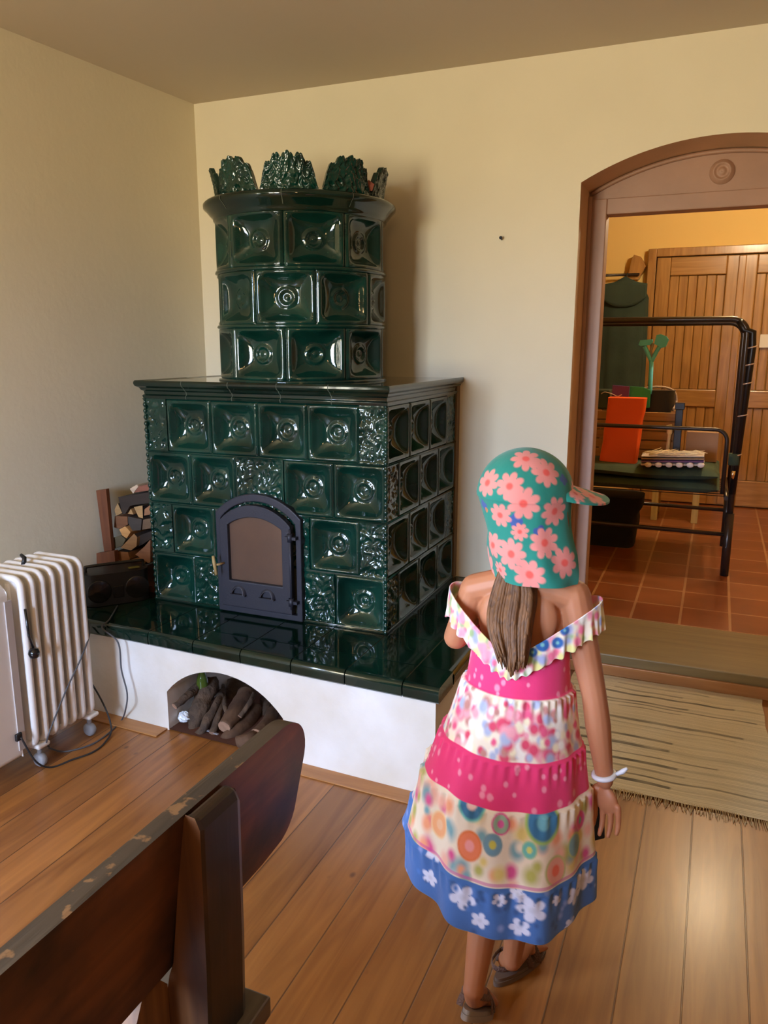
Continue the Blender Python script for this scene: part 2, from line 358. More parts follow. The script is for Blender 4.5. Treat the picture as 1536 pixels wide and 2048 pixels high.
# door frame standing in the reveal
FY0, FY1 = .235, .33
FI0, FI1, FZ, FZT = 1.993, 2.912, 2.075, 2.142
b = MB()
b.box(DX0, FI0, FY0, FY1, .10, FZT); b.box(FI1, DX1, FY0, FY1, .10, FZT); b.box(FI0, FI1, FY0, FY1, FZ, FZT)
# narrow raised beads
b.box(DX0, DX0+.016, FY0-.02, FY0, .10, FZT+.01)
b.box(DX1-.016, DX1, FY0-.02, FY0, .10, FZT+.01)
# tympanum board
ty0, ty1 = FY0+.012, FY1
vs = []; fs = []
for i in range(NA+1):
    x = DX0+.001+(DX1-DX0-.002)*i/NA
    for y in (ty0, ty1): vs += [(x, y, FZT), (x, y, archz(x)-.001)]
for i in range(NA):
    a = 4*i; c = a+4
    fs += [(a, c, c+1, a+1), (a+2, a+3, c+3, c+2), (a+1, c+1, c+3, a+3)]
b.add(vs, fs)
fr = struct(b.build('door_1', M_FRAME, bevel=.004))
bd = MB(); bd.tube([(DX0+.01+(DX1-DX0-.02)*i/NA, FY0+.005, archz(DX0+.01+(DX1-DX0-.02)*i/NA)-.012) for i in range(NA+1)], .010, 6)
bd.build('arch_bead', M_FRAME, fr)
ro = MB(); Mx = Matrix.Rotation(pi/2, 4, 'X')
ro.lathe([(0, .016), (.012, .020), (.016, .012), (.026, .012), (.030, .020), (.036, .020), (.040, .010), (.048, .008), (.050, 0)], (2.452, ty0, 2.218), 32, 0, Mx)
ro.build('rosette', M_FRAME, fr)
# pine double door at the back of the hall
dr = struct(thing('door_2', None, None, (2.62, HALLY, .1)))
def rb(name, mt, x0, x1, z0, z1, y0, y1, bevel=.006):
    q = MB(); q.box(x0, x1, y0, y1, z0, z1); return q.build(name, mt, bevel=bevel)
DZ = 2.335
for x0, x1, z0, z1 in ((1.86, 1.93, .1, DZ), (3.31, 3.38, .1, DZ), (1.93, 3.31, DZ-.07, DZ)):
    o = reparent(rb('door_frame', M_PINE, x0, x1, z0, z1, HALLY-.09, HALLY), dr)
for s, (x0, x1) in enumerate(((1.935, 2.617), (2.623, 3.305))):
    q = MB(); y0, y1 = HALLY-.065, HALLY-.01; st = .115
    q.box(x0, x0+st, y0, y1, .11, DZ-.075); q.box(x1-st, x1, y0, y1, .11, DZ-.075)
    for z0, z1 in ((.11, .34), (.98, 1.13), (DZ-.23, DZ-.075)): q.box(x0+st, x1-st, y0, y1, z0, z1, 1)
    leaf = reparent(q.build('door_leaf', [M_PINE, M_PINEH], bevel=.008), dr)
    for z0, z1 in ((.34, .98), (1.13, DZ-.23)):
        g = MB(); n = 6; w = (x1-x0-2*st)/n
        for k in range(n): g.box(x0+st+k*w+.001, x0+st+(k+1)*w-.001, y0+.02+.006*(k % 2), y1-.01, z0, z1)
        reparent(g.build('panel', M_PINE, bevel=.008), dr)
q = MB(); q.box(2.59, 2.65, HALLY-.085, HALLY-.066, .12, DZ-.08); reparent(q.build('cover_strip', M_PINE, bevel=.008), dr)
# wood trim along the hearth foot
# ---------------------------------------------------------------- hearth with arched niche
def hy(x): return -1.1945-.0358*x
ZS, ZB = .356, .411                    # slab underside, slab top
HX = 1.735                             # plaster right side
hearth = thing('masonry_hearth', 'white plastered hearth bench with dark green tiled top under the stove', 'hearth', (.85, -.6, 0))
FYI = .022
def hf(x): return hy(x)+FYI
b = MB()
NX0, NX1, NSP, NCR = .598, 1.137, .165, .292
nc = (NX0+NX1)/2; nh = (NX1-NX0)/2; nr = (nh*nh+(NCR-NSP)**2)/(2*(NCR-NSP))
def nz(x): return NCR-(nr-sqrt(max(0, nr*nr-(x-nc)**2)))
xl = LS*-1.19+.004
b.add([(xl, hf(xl), 0), (NX0, hf(NX0), 0), (NX0, hf(NX0), NSP), (NX0, hf(NX0), ZS), (xl, hf(xl), ZS)], [(0, 1, 2, 3, 4)])
b.add([(NX1, hf(NX1), 0), (HX, hf(HX), 0), (HX, hf(HX), ZS), (NX1, hf(NX1), ZS), (NX1, hf(NX1), NSP)], [(0, 1, 2, 3, 4)])
n = 20; vs = []; fs = []
for i in range(n+1):
    x = NX0+(NX1-NX0)*i/n; vs += [(x, hf(x), nz(x)), (x, hf(x), ZS), (x, -.62, nz(x))]
for i in range(n):
    a = 3*i; fs += [(a, a+3, a+4, a+1), (a, a+2, a+5, a+3)]
b.add(vs, fs, 0, False)
for x in (NX0, NX1): b.add([(x, hf(x), 0), (x, -.62, 0), (x, -.62, NSP), (x, hf(x), NSP)], [(0, 1, 2, 3)])
b.add([(NX0, -.62, 0), (NX1, -.62, 0), (NX1, -.62, NSP)]+[(NX0+(NX1-NX0)*i/n, -.62, nz(NX0+(NX1-NX0)*i/n)) for i in range(n, -1, -1)], [tuple(range(3+n+1))])
b.add([(HX, hf(HX), 0), (HX, -.002, 0), (HX, -.002, ZS), (HX, hf(HX), ZS)], [(0, 1, 2, 3)])
b.add([(xl, hf(xl), ZS), (HX, hf(HX), ZS), (HX, -.002, ZS), (.003, -.002, ZS)], [(0, 1, 2, 3)])
reparent(b.build('plaster_base', M_WHITE), hearth)
b = MB(); b.add([(NX0, hf(NX0)+.0, .004), (NX1, hf(NX1), .004), (NX1, -.62, .004), (NX0, -.62, .004)], [(0, 1, 2, 3)])
reparent(b.build('niche_floor', mat('niche_brick', (.10, .035, .018), .8, var=.2), None), hearth)
# slab tiles
b = MB(); SX = 1.7555
xs = [-.09, .10, .319, .536, .753, .970, 1.187, 1.404, 1.621, SX]
ys = [None, -1.10, -.86, -.60, -.345, -.03]
g = .0022
def pill(b, P00, P10, P11, P01, z0, z1, r):
    """tile with rounded front edge P00-P10"""
    n = 9; vs = []
    prof = [(r-r*cos(a), z1-r+r*sin(a)) for a in [pi/2*i/n for i in range(n+1)]]      # front bull-nose
    prof = [(r*.35, z0)]+[(r*.12, z0+.006)]+prof
    for (t, z) in prof:
        for A, B in ((P00, P01), (P10, P11)):
            d = (Vector(B)-Vector(A)).normalized(); p = Vector(A)+d*t; vs.append((p.x, p.y, z))
    vs += [(P01[0], P01[1], z1), (P11[0], P11[1], z1), (P01[0], P01[1], z0), (P11[0], P11[1], z0)]
    k = len(prof); fs = [(2*i, 2*i+1, 2*i+3, 2*i+2) for i in range(k+1)]
    b.add(vs, fs, 0, False)
    L_ = [2*i for i in range(k+2)]; b.f.append([len(b.v)-len(vs)+i for i in L_]); b.mi.append(0); b.sm.append(False)
    L_ = [2*i+1 for i in range(k+2)]; b.f.append([len(b.v)-len(vs)+i for i in L_[::-1]]); b.mi.append(0); b.sm.append(False)
for i in range(len(xs)-1):
    x0, x1 = xs[i]+g, xs[i+1]-g
    if i == len(xs)-2: x1 = SX-.004
    pill(b, (x0, hy(x0)), (x1, hy(x1)), (x1, -1.10-g), (x0, -1.10-g), ZS, ZB, .022)
    for j in range(1, len(ys)-1):
        y0, y1 = ys[j]+g, ys[j+1]-g
        if i == len(xs)-2:
            pill(b, (SX, y0), (SX, y1), (x0, y1), (x0, y0), ZS, ZB, .022)
        else: b.box(max(x0, LS*y1+.004), x1, y0, y1, ZB-.012, ZB) if x1 > LS*y1+.01 else None
b.box(.002, SX-.012, hy(1)+.03, -.004, ZS, ZB-.0035, 1)
reparent(b.build('tiled_slab', [M_GREEND, M_GROUTL]), hearth)
b = MB()
b.add([(x, hf(x)+o, z) for x in (-.0, .59) for o in (-.07, .0) for z in (.0005, .006)], [(0,1,3,2),(4,6,7,5),(0,4,5,1),(2,3,7,6),(1,5,7,3),(0,2,6,4)])
b.add([(x, hf(x)+o, z) for x in (1.14, HX+.06) for o in (-.07, .0) for z in (.0005, .006)], [(0,1,3,2),(4,6,7,5),(0,4,5,1),(2,3,7,6),(1,5,7,3),(0,2,6,4)])
struct(b.build('trim_3', M_TRIM, bevel=.001))
# ---------------------------------------------------------------- tiled stove
SX0, SX1, SY0, SY1 = .302, 1.402, -.8666, -.045
stove = thing('tiled_stove', 'tall dark green glazed tile stove with round upper tower and leafy crown', 'stove', (.85, -.45, ZB))
def bowl(u, v):
    """height of a dished stove tile, u v in -1..1, 0 at the rim"""
    R = .83; m = max(abs(u), abs(v))
    if m > R:
        e = (m-R)/(1-R)
        return .0035*sin(pi*min(1, max(0, e*1.15)))-(.004 if m > .985 else 0)
    a, c = u/R, v/R; mm = max(abs(a), abs(c)); n = 2+7*mm**2.5
    s = min(1, (abs(a)**n+abs(c)**n)**(1/n)); r = sqrt(a*a+c*c)
    h = -.050*(1-s**2.6)**.75
    h += .011*exp(-((r-.35)/.085)**2)+.008*exp(-(r/.12)**2)
    return h
def relief(u, v, seed):
    p = Vector((u*2.6+seed*9.7, v*2.6-seed*3.1, seed)); q = noise.noise_vector(p*.8)*1.4
    h = noise.noise(p*1.5+q); h2 = noise.noise(p*3.2+q*2)
    m = max(abs(u), abs(v)); fr = 1 if m < .86 else max(0, (1-m)/.14)
    return -.008+fr*(.008*(1-abs(h)*2.4)+.005*abs(h2)) if m < .9 else .001
NT = 33
ax = [-1+2*i/(NT-1) for i in range(NT)]
def warp(t):  # more samples near the rim
    return t
BOWL = {(i, j): bowl(ax[i], ax[j]) for i in range(NT) for j in range(NT)}
body = MB()
def flat_tile(b, O, eu, ev, nrm, w, h, kind, seed=0):
    """O centre, eu ev unit axes"""
    if kind == 'bowl':
        b.grid(lambda i, j: O+eu*(ax[i]*w/2*.995)+ev*(ax[j]*h/2*.995)+nrm*BOWL[i, j], NT, NT)
    else:
        nu = max(9, int(NT*w/.22*1.2)); nv = int(NT*1.2)
        b.grid(lambda i, j: O+eu*((-1+2*i/(nu-1))*w/2*.995)+ev*((-1+2*j/(nv-1))*h/2*.995)+nrm*relief((-1+2*i/(nu-1))*w/.22, -1+2*j/(nv-1), seed) if 0 < i < nu-1 and 0 < j < nv-1 else O+eu*((-1+2*i/(nu-1))*w/2*.995)+ev*((-1+2*j/(nv-1))*h/2*.995), nu, nv)
T = .22; D4 = (SY1-SY0)/3.5
X_, Y_, Z_ = Vector((1, 0, 0)), Vector((0, 1, 0)), Vector((0, 0, 1))
rows = [(ZB+.88-T*(k+.5)) for k in range(4)]
front = [
 [('r', .5), ('b', 1), ('b', 1), ('b', 1), ('b', 1), ('r', .5)],
 [('b', 1), ('b', 1), ('r', 1), ('b', 1), ('b', 1)],
 [('r', .5), ('b', 1), ('x', 1.55), ('r', .45), ('b', 1), ('r', .5)],
 [('b', 1), ('r', .55), ('x', 1.75), ('r', .7), ('b', 1)]]
sd = 1
for k, rw in enumerate(front):
    x = SX0
    for kd, w in rw:
        sd += 1
        if kd != 'x':
            flat_tile(body, Vector((x+w*T/2, SY0, rows[k])), X_, Z_, -Y_, w*T, T, 'bowl' if kd == 'b' else 'rel', sd)
        x += w*T
    y = SY0
    for kd, w in ([('b', 1)]*3+[('r', .5)] if k % 2 == 0 else [('r', .5)]+[('b', 1)]*3):
        sd += 1
        flat_tile(body, Vector((SX1, y+w*D4/2, rows[k])), Y_, Z_, X_, w*D4, T, 'bowl' if kd == 'b' else 'rel', sd)
        flat_tile(body, Vector((SX0, y+w*D4/2, rows[k])), Y_, Z_, -X_, w*D4, T, 'bowl' if kd == 'b' else 'rel', sd)
        y += w*D4
body.box(SX0+.052, SX1-.052, SY0+.053, SY1, ZB, ZB+.88, 1)
# grout core just behind the rims
for k in range(4):
    z = rows[k]-T/2
    if k < 3: body.box(SX0+.004, SX1-.004, SY0+.003, SY0+.02, z-.004, z+.004, 1); body.box(SX1-.02, SX1-.003, SY0, SY1, z-.004, z+.004, 1)
# back panel behind the firebox door
body.box(.63, 1.04, SY0+.004, SY0+.03, ZB, .848, 1)
# rope moulding at the front right corner
for (cx, cy) in ((SX1-.002, SY0+.002), (SX0+.002, SY0+.002)):
    pts = []; rr = []
    for i in range(200):
        z = ZB+.88*i/199; pts.append((cx, cy, z)); rr.append(.0075+.0025*sin(i*1.05))
    body.tube(pts, rr, 8)
# horizontal ledges between the rows
for k in range(1, 4):
    z = ZB+T*k
    body.tube([(SX1+.002, y, z) for y in (SY0, SY1)], .0045, 6); body.tube([(x, SY0-.002, z) for x in ((SX0, .63) if k == 1 else (SX0, SX1))], .004, 6)
reparent(body.build('tiled_body', [M_GREEN, M_GROUT]), stove)
# foot strip
b = MB(); b.box(SX0-.006, SX1+.006, SY0-.006, SY1, ZB, ZB+.012); reparent(b.build('foot_strip', M_GREEND, bevel=.003), stove)
b = MB(); b.box(SX1-.03, SX1+.008, SY1, -.002, ZB, ZB+.95); reparent(b.build('backing_board', wood('backing_wood', (.22, .12, .04), (.12, .06, .02), .6, 'z')), stove)
# cornice of the lower block
b = MB()
CZ0, CZ1 = ZB+.88, 1.362
prof = [(0, 0), (.008, 0), (.012, .012), (.004, .018), (.006, .030), (.016, .036), (.020, .044), (.034, .052), (.038, .060), (.038, .068), (.033, .075), (.02, CZ1-CZ0)]
def ring(o):  # footprint grown by o
    return [(SX0-o*.8+.01, SY1+.04), (SX0-o*.8+.01, SY0-o), (SX1+o*.7, SY0-o), (SX1+o*.7, SY1+.04)]
vs = []
for o, z in prof:
    for x, y in ring(o): vs.append((x, y, CZ0+z))
fs = [(i*4+k, i*4+k+1, (i+1)*4+k+1, (i+1)*4+k) for i in range(len(prof)-1) for k in range(3)]
b.add(vs, fs, 0, False)
o = prof[-1][0]; q = ring(o); b.add([(x, y, CZ1) for x, y in q], [(0, 1, 2, 3)])
q = ring(0); b.add([(x, y, CZ0+.001) for x, y in q], [(0, 1, 2, 3)])
def jig(x, y, dx, dy):
    pass
for i in range(1, 5):      # joints between cornice pieces
    x = SX0+i*T; b.add([(x+dx, SY0-o-.0006, CZ0+z) for o, z in prof for dx in (-.0013, .0013)], [(2*k, 2*k+1, 2*k+3, 2*k+2) for k in range(len(prof)-1)], 1)
reparent(b.build('cornice', [M_GREEND, M_GROUTL], bevel=.0015), stove)
# round tower
TC = Vector((.837, -.455, 0)); TR = .352; A0 = radians(-32.5); NTW = 9; TZ0 = 1.362; TRH = .2175
tw = MB(); ST = 2*pi/NTW
def cyl(a, r, z): return Vector((TC.x+r*cos(a), TC.y+r*sin(a), z))
for k in range(3):
    z0 = TZ0+TRH*(2-k)+.006
    for t in range(NTW):
        a0 = A0+t*ST+(0 if k % 2 == 0 else ST/2)
        tw.grid(lambda i, j: cyl(a0+ST/2+ax[i]*ST/2*.993, TR+BOWL[i, j], z0+(ax[j]+1)/2*(TRH-.008)), NT, NT)
tw.lathe([(TR-.06, TZ0), (TR-.06, TZ0+3*TRH)], TC, 48, 1)
for k in range(4):
    z = TZ0+TRH*k+.002; e = .004 if k else .006
    tw.lathe([(TR-.02, z-.009), (TR+e, z-.008), (TR+e+.006, z-.002), (TR+e+.004, z+.006), (TR-.02, z+.008)], TC, 72)
reparent(tw.build('tiled_tower', [M_GREEN, M_GROUT]), stove)
# tower cornice, ten flat-sided flared pieces
tc = MB(); z = TZ0+3*TRH
pr = [(.0, -.012), (.008, -.010), (.010, .0), (.020, .010), (.036, .030), (.047, .040), (.048, .052), (.040, .060), (.02, .066), (-.02, .070), (-.05, .070)]
n = 18
tc.lathe([(TR+r_, zz) for r_, zz in pr], TC+Vector((0, 0, z)), 54)
for t in range(NTW):
    a = A0+t*ST+.02; 
    tc.add([cyl(a+da, TR+r_+.0012, z+zz) for r_, zz in pr[3:8] for da in (-.0035, .0035)], [(2*i, 2*i+1, 2*i+3, 2*i+2) for i in range(4)], 1)
tc.lathe([(TR-.05, .070), (TR-.05, .05), (0.001, .05)], TC+Vector((0, 0, z)), 54)
reparent(tc.build('tower_cornice', [M_GREEND, M_GROUTL]), stove)
# crown crests
CR = TR-.008; CZ = z+.066; CA0 = radians(-61.5-27)
NU, NV = 90, 26
def crest_h(u):      # silhouette, u in -1..1
    e = max(0, 1-abs(u)**2.6)**.8
    j = abs(sin(pi*(u*2.5+.5)))**.6; k = abs(sin(pi*(u*6.5+.5)))**.6
    return .022+.080*e+(.023*j+.008*k)*min(1, .25+e*1.5)
for t in range(NTW):
    cr = MB(); ac = CA0+ST*(t+.5); hw = ST/2*.965
    def P(i, j, r, t=t, ac=ac, hw=hw):
        u = -1+2*i/(NU-1); w = j/(NV-1); h = crest_h(u)*w
        lean = .02*(h/.12)**2
        d = 0
        if r == 0:
            p = Vector((u*3.2+t*5.3, w*3.6, t*1.7)); q = noise.noise_vector(p)*1.2
            d = .006*(1-abs(noise.noise(p*1.3+q))*3)+.002*noise.noise(p*4)
            if w > .97 or w < .02: d = 0
        return cyl(ac+u*hw*(1-.10*w*abs(u)), CR+lean+(-.016 if r else 0)+d, CZ+h)
    cr.grid(lambda i, j: P(i, j, 0), NU, NV); cr.grid(lambda i, j: P(i, j, 1), NU, 2 if False else NV, flip=True)
    cr.grid(lambda i, j: P(i, NV-1, j), NU, 2)
    for i in (0, NU-1): cr.grid(lambda a_, j, i=i: P(i, j, a_), 2, NV)
    reparent(cr.build('crown_tile', M_GREEN), stove)
ch = MB(); a = CA0+ST*2
b_ = cyl(a-.01, CR-.004, CZ+.045)
ch.add([b_+Vector((dx, dy, dz)) for dx, dy, dz in ((-.018, .0, -.02), (.016, .0, -.022), (.022, .008, .004), (.002, .0, .020), (-.02, -.0, .008), (0, .016, 0), (0, -.012, -.002))], [(0, 1, 6), (1, 2, 6), (2, 3, 6), (3, 4, 6), (4, 0, 6), (1, 0, 5), (2, 1, 5), (3, 2, 5), (4, 3, 5), (0, 4, 5)])
tag(reparent(ch.build('broken_corner', M_TERRA), stove), 'chipped corner showing bare terracotta', None)
# ---------------------------------------------------------------- firebox door
def arch_pts(x0, x1, z0, zs, rise, n=16):
    c = (x0+x1)/2; h = (x1-x0)/2; r = (h*h+rise*rise)/(2*rise)
    return [(x0, z0), (x1, z0)]+[(c+h*(1-2*i/n), zs+rise-(r-sqrt(max(0, r*r-(h*(1-2*i/n))**2)))) for i in range(n+1)]
def ring_plate(b, outer, inner, y0, y1, mi=0):
    n = len(outer); vs = [(x, y0, z) for x, z in outer]+[(x, y0, z) for x, z in inner]+[(x, y1, z) for x, z in outer]+[(x, y1, z) for x, z in inner]
    fs = []
    for i in range(n):
        j = (i+1) % n
        fs += [(i, j, n+j, n+i), (2*n+i, 3*n+i, 3*n+j, 2*n+j), (i, 2*n+i, 2*n+j, j), (n+i, n+j, 3*n+j, 3*n+i)]
    b.add(vs, fs, mi)
dfr = MB(); yd = SY0
ring_plate(dfr, arch_pts(.648, 1.046, .416, .838, .088), arch_pts(.672, 1.022, .440, .815, .080), yd-.022, yd+.02)
o = reparent(dfr.build('firebox_frame', M_IRON, bevel=.004), stove)
dd = MB()
ring_plate(dd, arch_pts(.674, 1.005, .443, .808, .074), arch_pts(.712, .965, .558, .792, .040), yd-.034, yd-.008)
fd = dd.build('firebox_door', M_IRON, bevel=.003); reparent(fd, stove)
def sub(o, p):
    o.parent = p; o.matrix_parent_inverse = Matrix.Identity(4); return o
g = MB(); g.prism(arch_pts(.712, .965, .558, .792, .040), yd-.016, yd-.010); sub(g.build('glass', M_SOOTREFL), fd)
hd = MB()
for cx in (.758, .895):      # air vents: half-round hooded slots
    hd = MB()
    n = 12; vs = []
    for s in range(5):
        f = s/4
        for i in range(n+1):
            a = pi*i/n; vs.append((cx+.036*cos(a)*(1-.3*f), yd-.034-.018*sin(f*pi/2)*(.3+.7*(1-sin(a))), .502+.038*sin(a)*(1-.25*f)))
    hd.add(vs, [(s*(n+1)+i, s*(n+1)+i+1, (s+1)*(n+1)+i+1, (s+1)*(n+1)+i) for s in range(4) for i in range(n)], 0, True)
    hd.box(cx-.036, cx+.036, yd-.050, yd-.034, .498, .504)
    sub(hd.build('air_vent', M_IRON), fd)
hg = MB(); hg.tube([(1.008, yd-.040, .47), (1.008, yd-.040, .80)], .005, 8)
for z in (.50, .765): hg.tube([(1.008, yd-.042, z-.014), (1.008, yd-.042, z+.018)], .011, 10); hg.box(.985, 1.035, yd-.045, yd-.020, z-.006, z+.006)
sub(hg.build('hinge', M_IRON), fd)
hn = MB(); p = Vector((.690, yd-.034, .628))
hn.tube([p, p+Vector((-.008, -.030, .0)), p+Vector((-.018, -.038, 0))], .005, 8)
q = p+Vector((-.016, -.040, 0)); hn.tube([q+Vector((-.008, 0, .038)), q+Vector((-.003, -.003, .012)), q+Vector((.004, 0, -.040))], [.006, .0075, .006], 8, 0)
tag(sub(hn.build('handle', M_BRASS), fd), 'pale brass handle', None)
# ---------------------------------------------------------------- small nail in the wall
b = MB(); b.tube([(1.584, .01, 1.96), (1.586, -.022, 1.966)], .003, 8); b.tube([(1.586, -.022, 1.966), (1.586, -.026, 1.967)], .007, 10)
tag(b.build('nail', M_IRON), 'small nail sticking out of the bare wall between stove and doorway', 'nail')
# ---------------------------------------------------------------- bench in the foreground
bench = thing('wooden_bench', 'old dark wooden bench seen from behind, with a wide rounded plank backrest', 'bench', (1.7, -3.1, 0))
yA, yB = -3.75, -2.322
def bx(z): return 1.86-.04*(.857-z)/.265           # lean of the backrest
oz = []
def arc(cy, cz, r, a0, a1, n=8): return [(cy+r*cos(radians(a0+(a1-a0)*i/n)), cz+r*sin(radians(a0+(a1-a0)*i/n))) for i in range(n+1)]
oz = [(yA, .59), (-2.44, .59)]+arc(-2.395, .655, .062, -70, 0, 5)+arc(-2.425, .755, .103, 0, 90, 10)+[(yA, .858)]
b = MB(); n = len(oz)
vs = [(bx(z), y, z) for y, z in oz]+[(bx(z)-.032, y, z) for y, z in oz]
b.add(vs, [tuple(range(n)), tuple(range(2*n-1, n-1, -1))], 0)
b.add(vs, [(i, i+n, (i+1) % n+n, (i+1) % n) for i in range(1, 8)], 0)
b.add(vs, [(i, i+n, (i+1) % n+n, (i+1) % n) for i in range(8, n-1)], 1, True)
b.add(vs, [(0, n, n+1, 1)], 0); b.add(vs, [(n-1, 2*n-1, n, 0)], 0)
reparent(b.build('backrest', [M_BENCH, M_BENCHT], bevel=.004), bench)
def post(y0, y1):
    b = MB()
    # wedge: narrow at the top, deeper towards the seat, rounded head
    prof = [(1.855, .842), (1.862, .858), (1.878, .856), (1.886, .838), (1.884, .6), (1.876, .30), (1.874, .03), (1.76, .03), (1.775, .30), (1.80, .50), (1.815, .575), (1.824, .60)]
    vs = []; n = len(prof)
    for k, (y, s) in enumerate(((y0, .0), (y0+.006, .003), (y1-.012, .004), (y1, 0))):
        for x, z in prof: vs.append((x+(s if x > 1.84 else 0), y, z-(.010 if k == 3 and z > .8 else 0)))
    fs = [(k*n+i, k*n+(i+1) % n, (k+1)*n+(i+1) % n, (k+1)*n+i) for k in range(3) for i in range(n)]
    b.add(vs, fs, 0); b.add(vs, [tuple(range(n))], 1); b.add(vs, [tuple(range(4*n-1, 3*n-1, -1))], 0)
    reparent(b.build('leg', [M_BENCHP, M_BENCHLIT], bevel=.005), bench)
M_BENCHLIT = wood('bench_post_lit_end', (.16, .062, .018), (.07, .026, .009), .45, 'z', 1, coat=.15)  # lighter tone for the post's near end, its light put into the colour
post(-2.700, -2.600); post(-3.66, -3.56)
b = MB(); b.box(1.50, 1.752, yA, -2.562, .412, .450); b.box(1.753, 1.906, yA, -2.562, .412, .450)
reparent(b.build('seat', M_SEAT, bevel=.004), bench)
for y in (-2.82, -3.50):
    b = MB(); b.prism([(y+.078, .612), (y-.005, .4505), (y+.118, .4505), (y+.118, .56)], 1.786, 1.812, ax='x')
    reparent(b.build('brace', M_BENCHO), bench)
for y in (-2.70, -3.66):
    b = MB(); b.prism([(1.53, .0), (1.59, 0), (1.60, .411), (1.54, .411)], y, y+.09); reparent(b.build('leg', M_BENCH, bevel=.004), bench)
# ---------------------------------------------------------------- oil radiator
rad = thing('oil_radiator', 'white oil-filled column radiator on casters in front of the left wall', 'radiator', (.25, -1.55, 0))
RX0, RX1, RZ0, RZ1 = .135, .362, .105, .722
def fin(y):
    b = MB(); r = .03; out = []
    for cx, cz, a0 in ((RX1-r, RZ1-r, 0), (RX0+r, RZ1-r, 90), (RX0+r, RZ0+r, 180), (RX1-r, RZ0+r, 270)):
        for i in range(5):
            a = radians(a0+90*i/4); out.append((cx+r*cos(a), cz+r*sin(a)))
    b.tube([(x, y, z) for x, z in out], .0130, 10, closed=True)
    b.prism([(x, z) for x, z in out], y-.0035, y+.0035)
    for cx in (RX0+.055, RX0+.115, RX0+.17): b.tube([(cx, y, RZ0+.02), (cx, y, RZ1-.02)], .012, 8)
    return b
for k in range(7):
    reparent(fin(-1.357-k*.0455).build('heating_fin', M_WHITEP), rad)
for z in (RZ0+.06, RZ1-.06):
    b = MB(); b.tube([(RX0+.11, -1.36, z), (RX0+.11, -1.70, z)], .019, 12); reparent(b.build('oil_tube', M_WHITEP), rad)
b = MB(); b.prism(arch_pts(RX0-.01, RX1-.006, RZ0-.02, RZ1-.03, .055), -1.90, -1.685)
cb = reparent(b.build('control_box', M_WHITEP, bevel=.018, segs=4), rad)
b = MB(); b.box(RX1-.012, RX1-.001, -1.700, -1.672, RZ0+.01, RZ1-.06); reparent(b.build('side_strip', mat('strip_plastic', lin(196, 188, 184), .5)), rad)
b = MB(); b.box(RX1-.004, RX1+.008, -1.715, -1.690, .158, .185); reparent(b.build('cord_outlet', M_BLACK, bevel=.003), rad)
b = MB(); b.tube([(.24, -1.50, RZ1+.005), (.235, -1.49, RZ1+.028), (.215, -1.485, RZ1+.036)], [.010, .008, .006], 8); reparent(b.build('cord_hook', M_BLACK), rad)
for y in (-1.60, -1.352):
    b = MB(); b.box(RX0-.03, RX1+.008, y-.028, y+.028, .080, .098); reparent(b.build('foot_bracket', M_WHITEP, bevel=.008, segs=3), rad)
    for x in (RX0-.01, RX1-.022):
        b = MB(); M90 = Matrix.Rotation(pi/2, 4, 'X')
        b.lathe([(0, -.014), (.020, -.014), (.026, -.008), (.027, 0), (.026, .008), (.020, .014), (0, .014)], (x, y, .0275), 20, 0, M90)
        b.tube([(x, y, .04), (x, y, .085)], .009, 8)
        reparent(b.build('caster', M_GREYP), rad)
# cords
def smooth(pts, n=10):
    P = [Vector(p) for p in pts]; out = []
    for i in range(len(P)-1):
        p0, p1, p2, p3 = P[max(i-1, 0)], P[i], P[i+1], P[min(i+2, len(P)-1)]
        for k in range(n):
            t = k/n; out.append(.5*((2*p1)+(-p0+p2)*t+(2*p0-5*p1+4*p2-p3)*t*t+(-p0+3*p1-3*p2+p3)*t**3))
    return out+[P[-1]]
g0 = .006
b = MB(); pts = [PY(45, 1452, -1.70), PZ(75, 1466, .03), PZ(100, 1472, g0), PZ(150, 1475, g0), PZ(185, 1465, g0), PZ(192, 1445, g0), PY(185, 1420, -1.315), PY(172, 1300, -1.31), PY(165, 1230, -1.29)]
pts = [Vector((.372, -1.70, .17)), Vector((.385, -1.66, .06)), Vector((.39, -1.60, g0)), Vector((.42, -1.53, g0)), Vector((.45, -1.46, g0)), Vector((.44, -1.38, g0)), Vector((.40, -1.30, .02)), Vector((.34, -1.28, .12)), Vector((.20, -1.27, .30)), Vector((.14, -1.25, .40)), Vector((.12, -1.21, .418)), Vector((.11, -1.10, .417))]
b.tube(smooth(pts), .0035, 8); reparent(b.build('power_cord', M_CORD), rad)
b = MB(); pts = [Vector((.22, -1.02, .417)), Vector((.31, -1.17, .417)), Vector((.322, -1.222, .400)), Vector((.328, -1.232, .34)), Vector((.35, -1.234, .26)), Vector((.40, -1.236, .15)), Vector((.42, -1.25, .05)), Vector((.42, -1.30, g0)), Vector((.415, -1.40, g0)), Vector((.41, -1.50, g0)), Vector((.40, -1.56, g0+.004)), Vector((.385, -1.62, .03)), Vector((.385, -1.57, .20)), Vector((.385, -1.52, .36)), Vector((.378, -1.55, .43)), Vector((.376, -1.56, .47))]
pts = [Vector((.22, -1.02, .417)), Vector((.31, -1.17, .417)), Vector((.322, -1.225, .402)), PY(236, 1285, -1.236), PY(243, 1340, -1.238), PY(254, 1385, -1.24), PY(252, 1415, -1.25), PZ(243, 1440, g0), PZ(215, 1468, g0), PZ(180, 1490, g0), PZ(130, 1503, g0), PZ(98, 1496, g0)]
b.tube(smooth(pts), .0032, 8); radcord = b
b = MB(); pts = [PZ(98, 1493, .012), Vector((.385, -1.60, .12)), Vector((.382, -1.50, .25)), Vector((.380, -1.40, .36)), Vector((.36, -1.33, .44)), Vector((.30, -1.31, .52))]
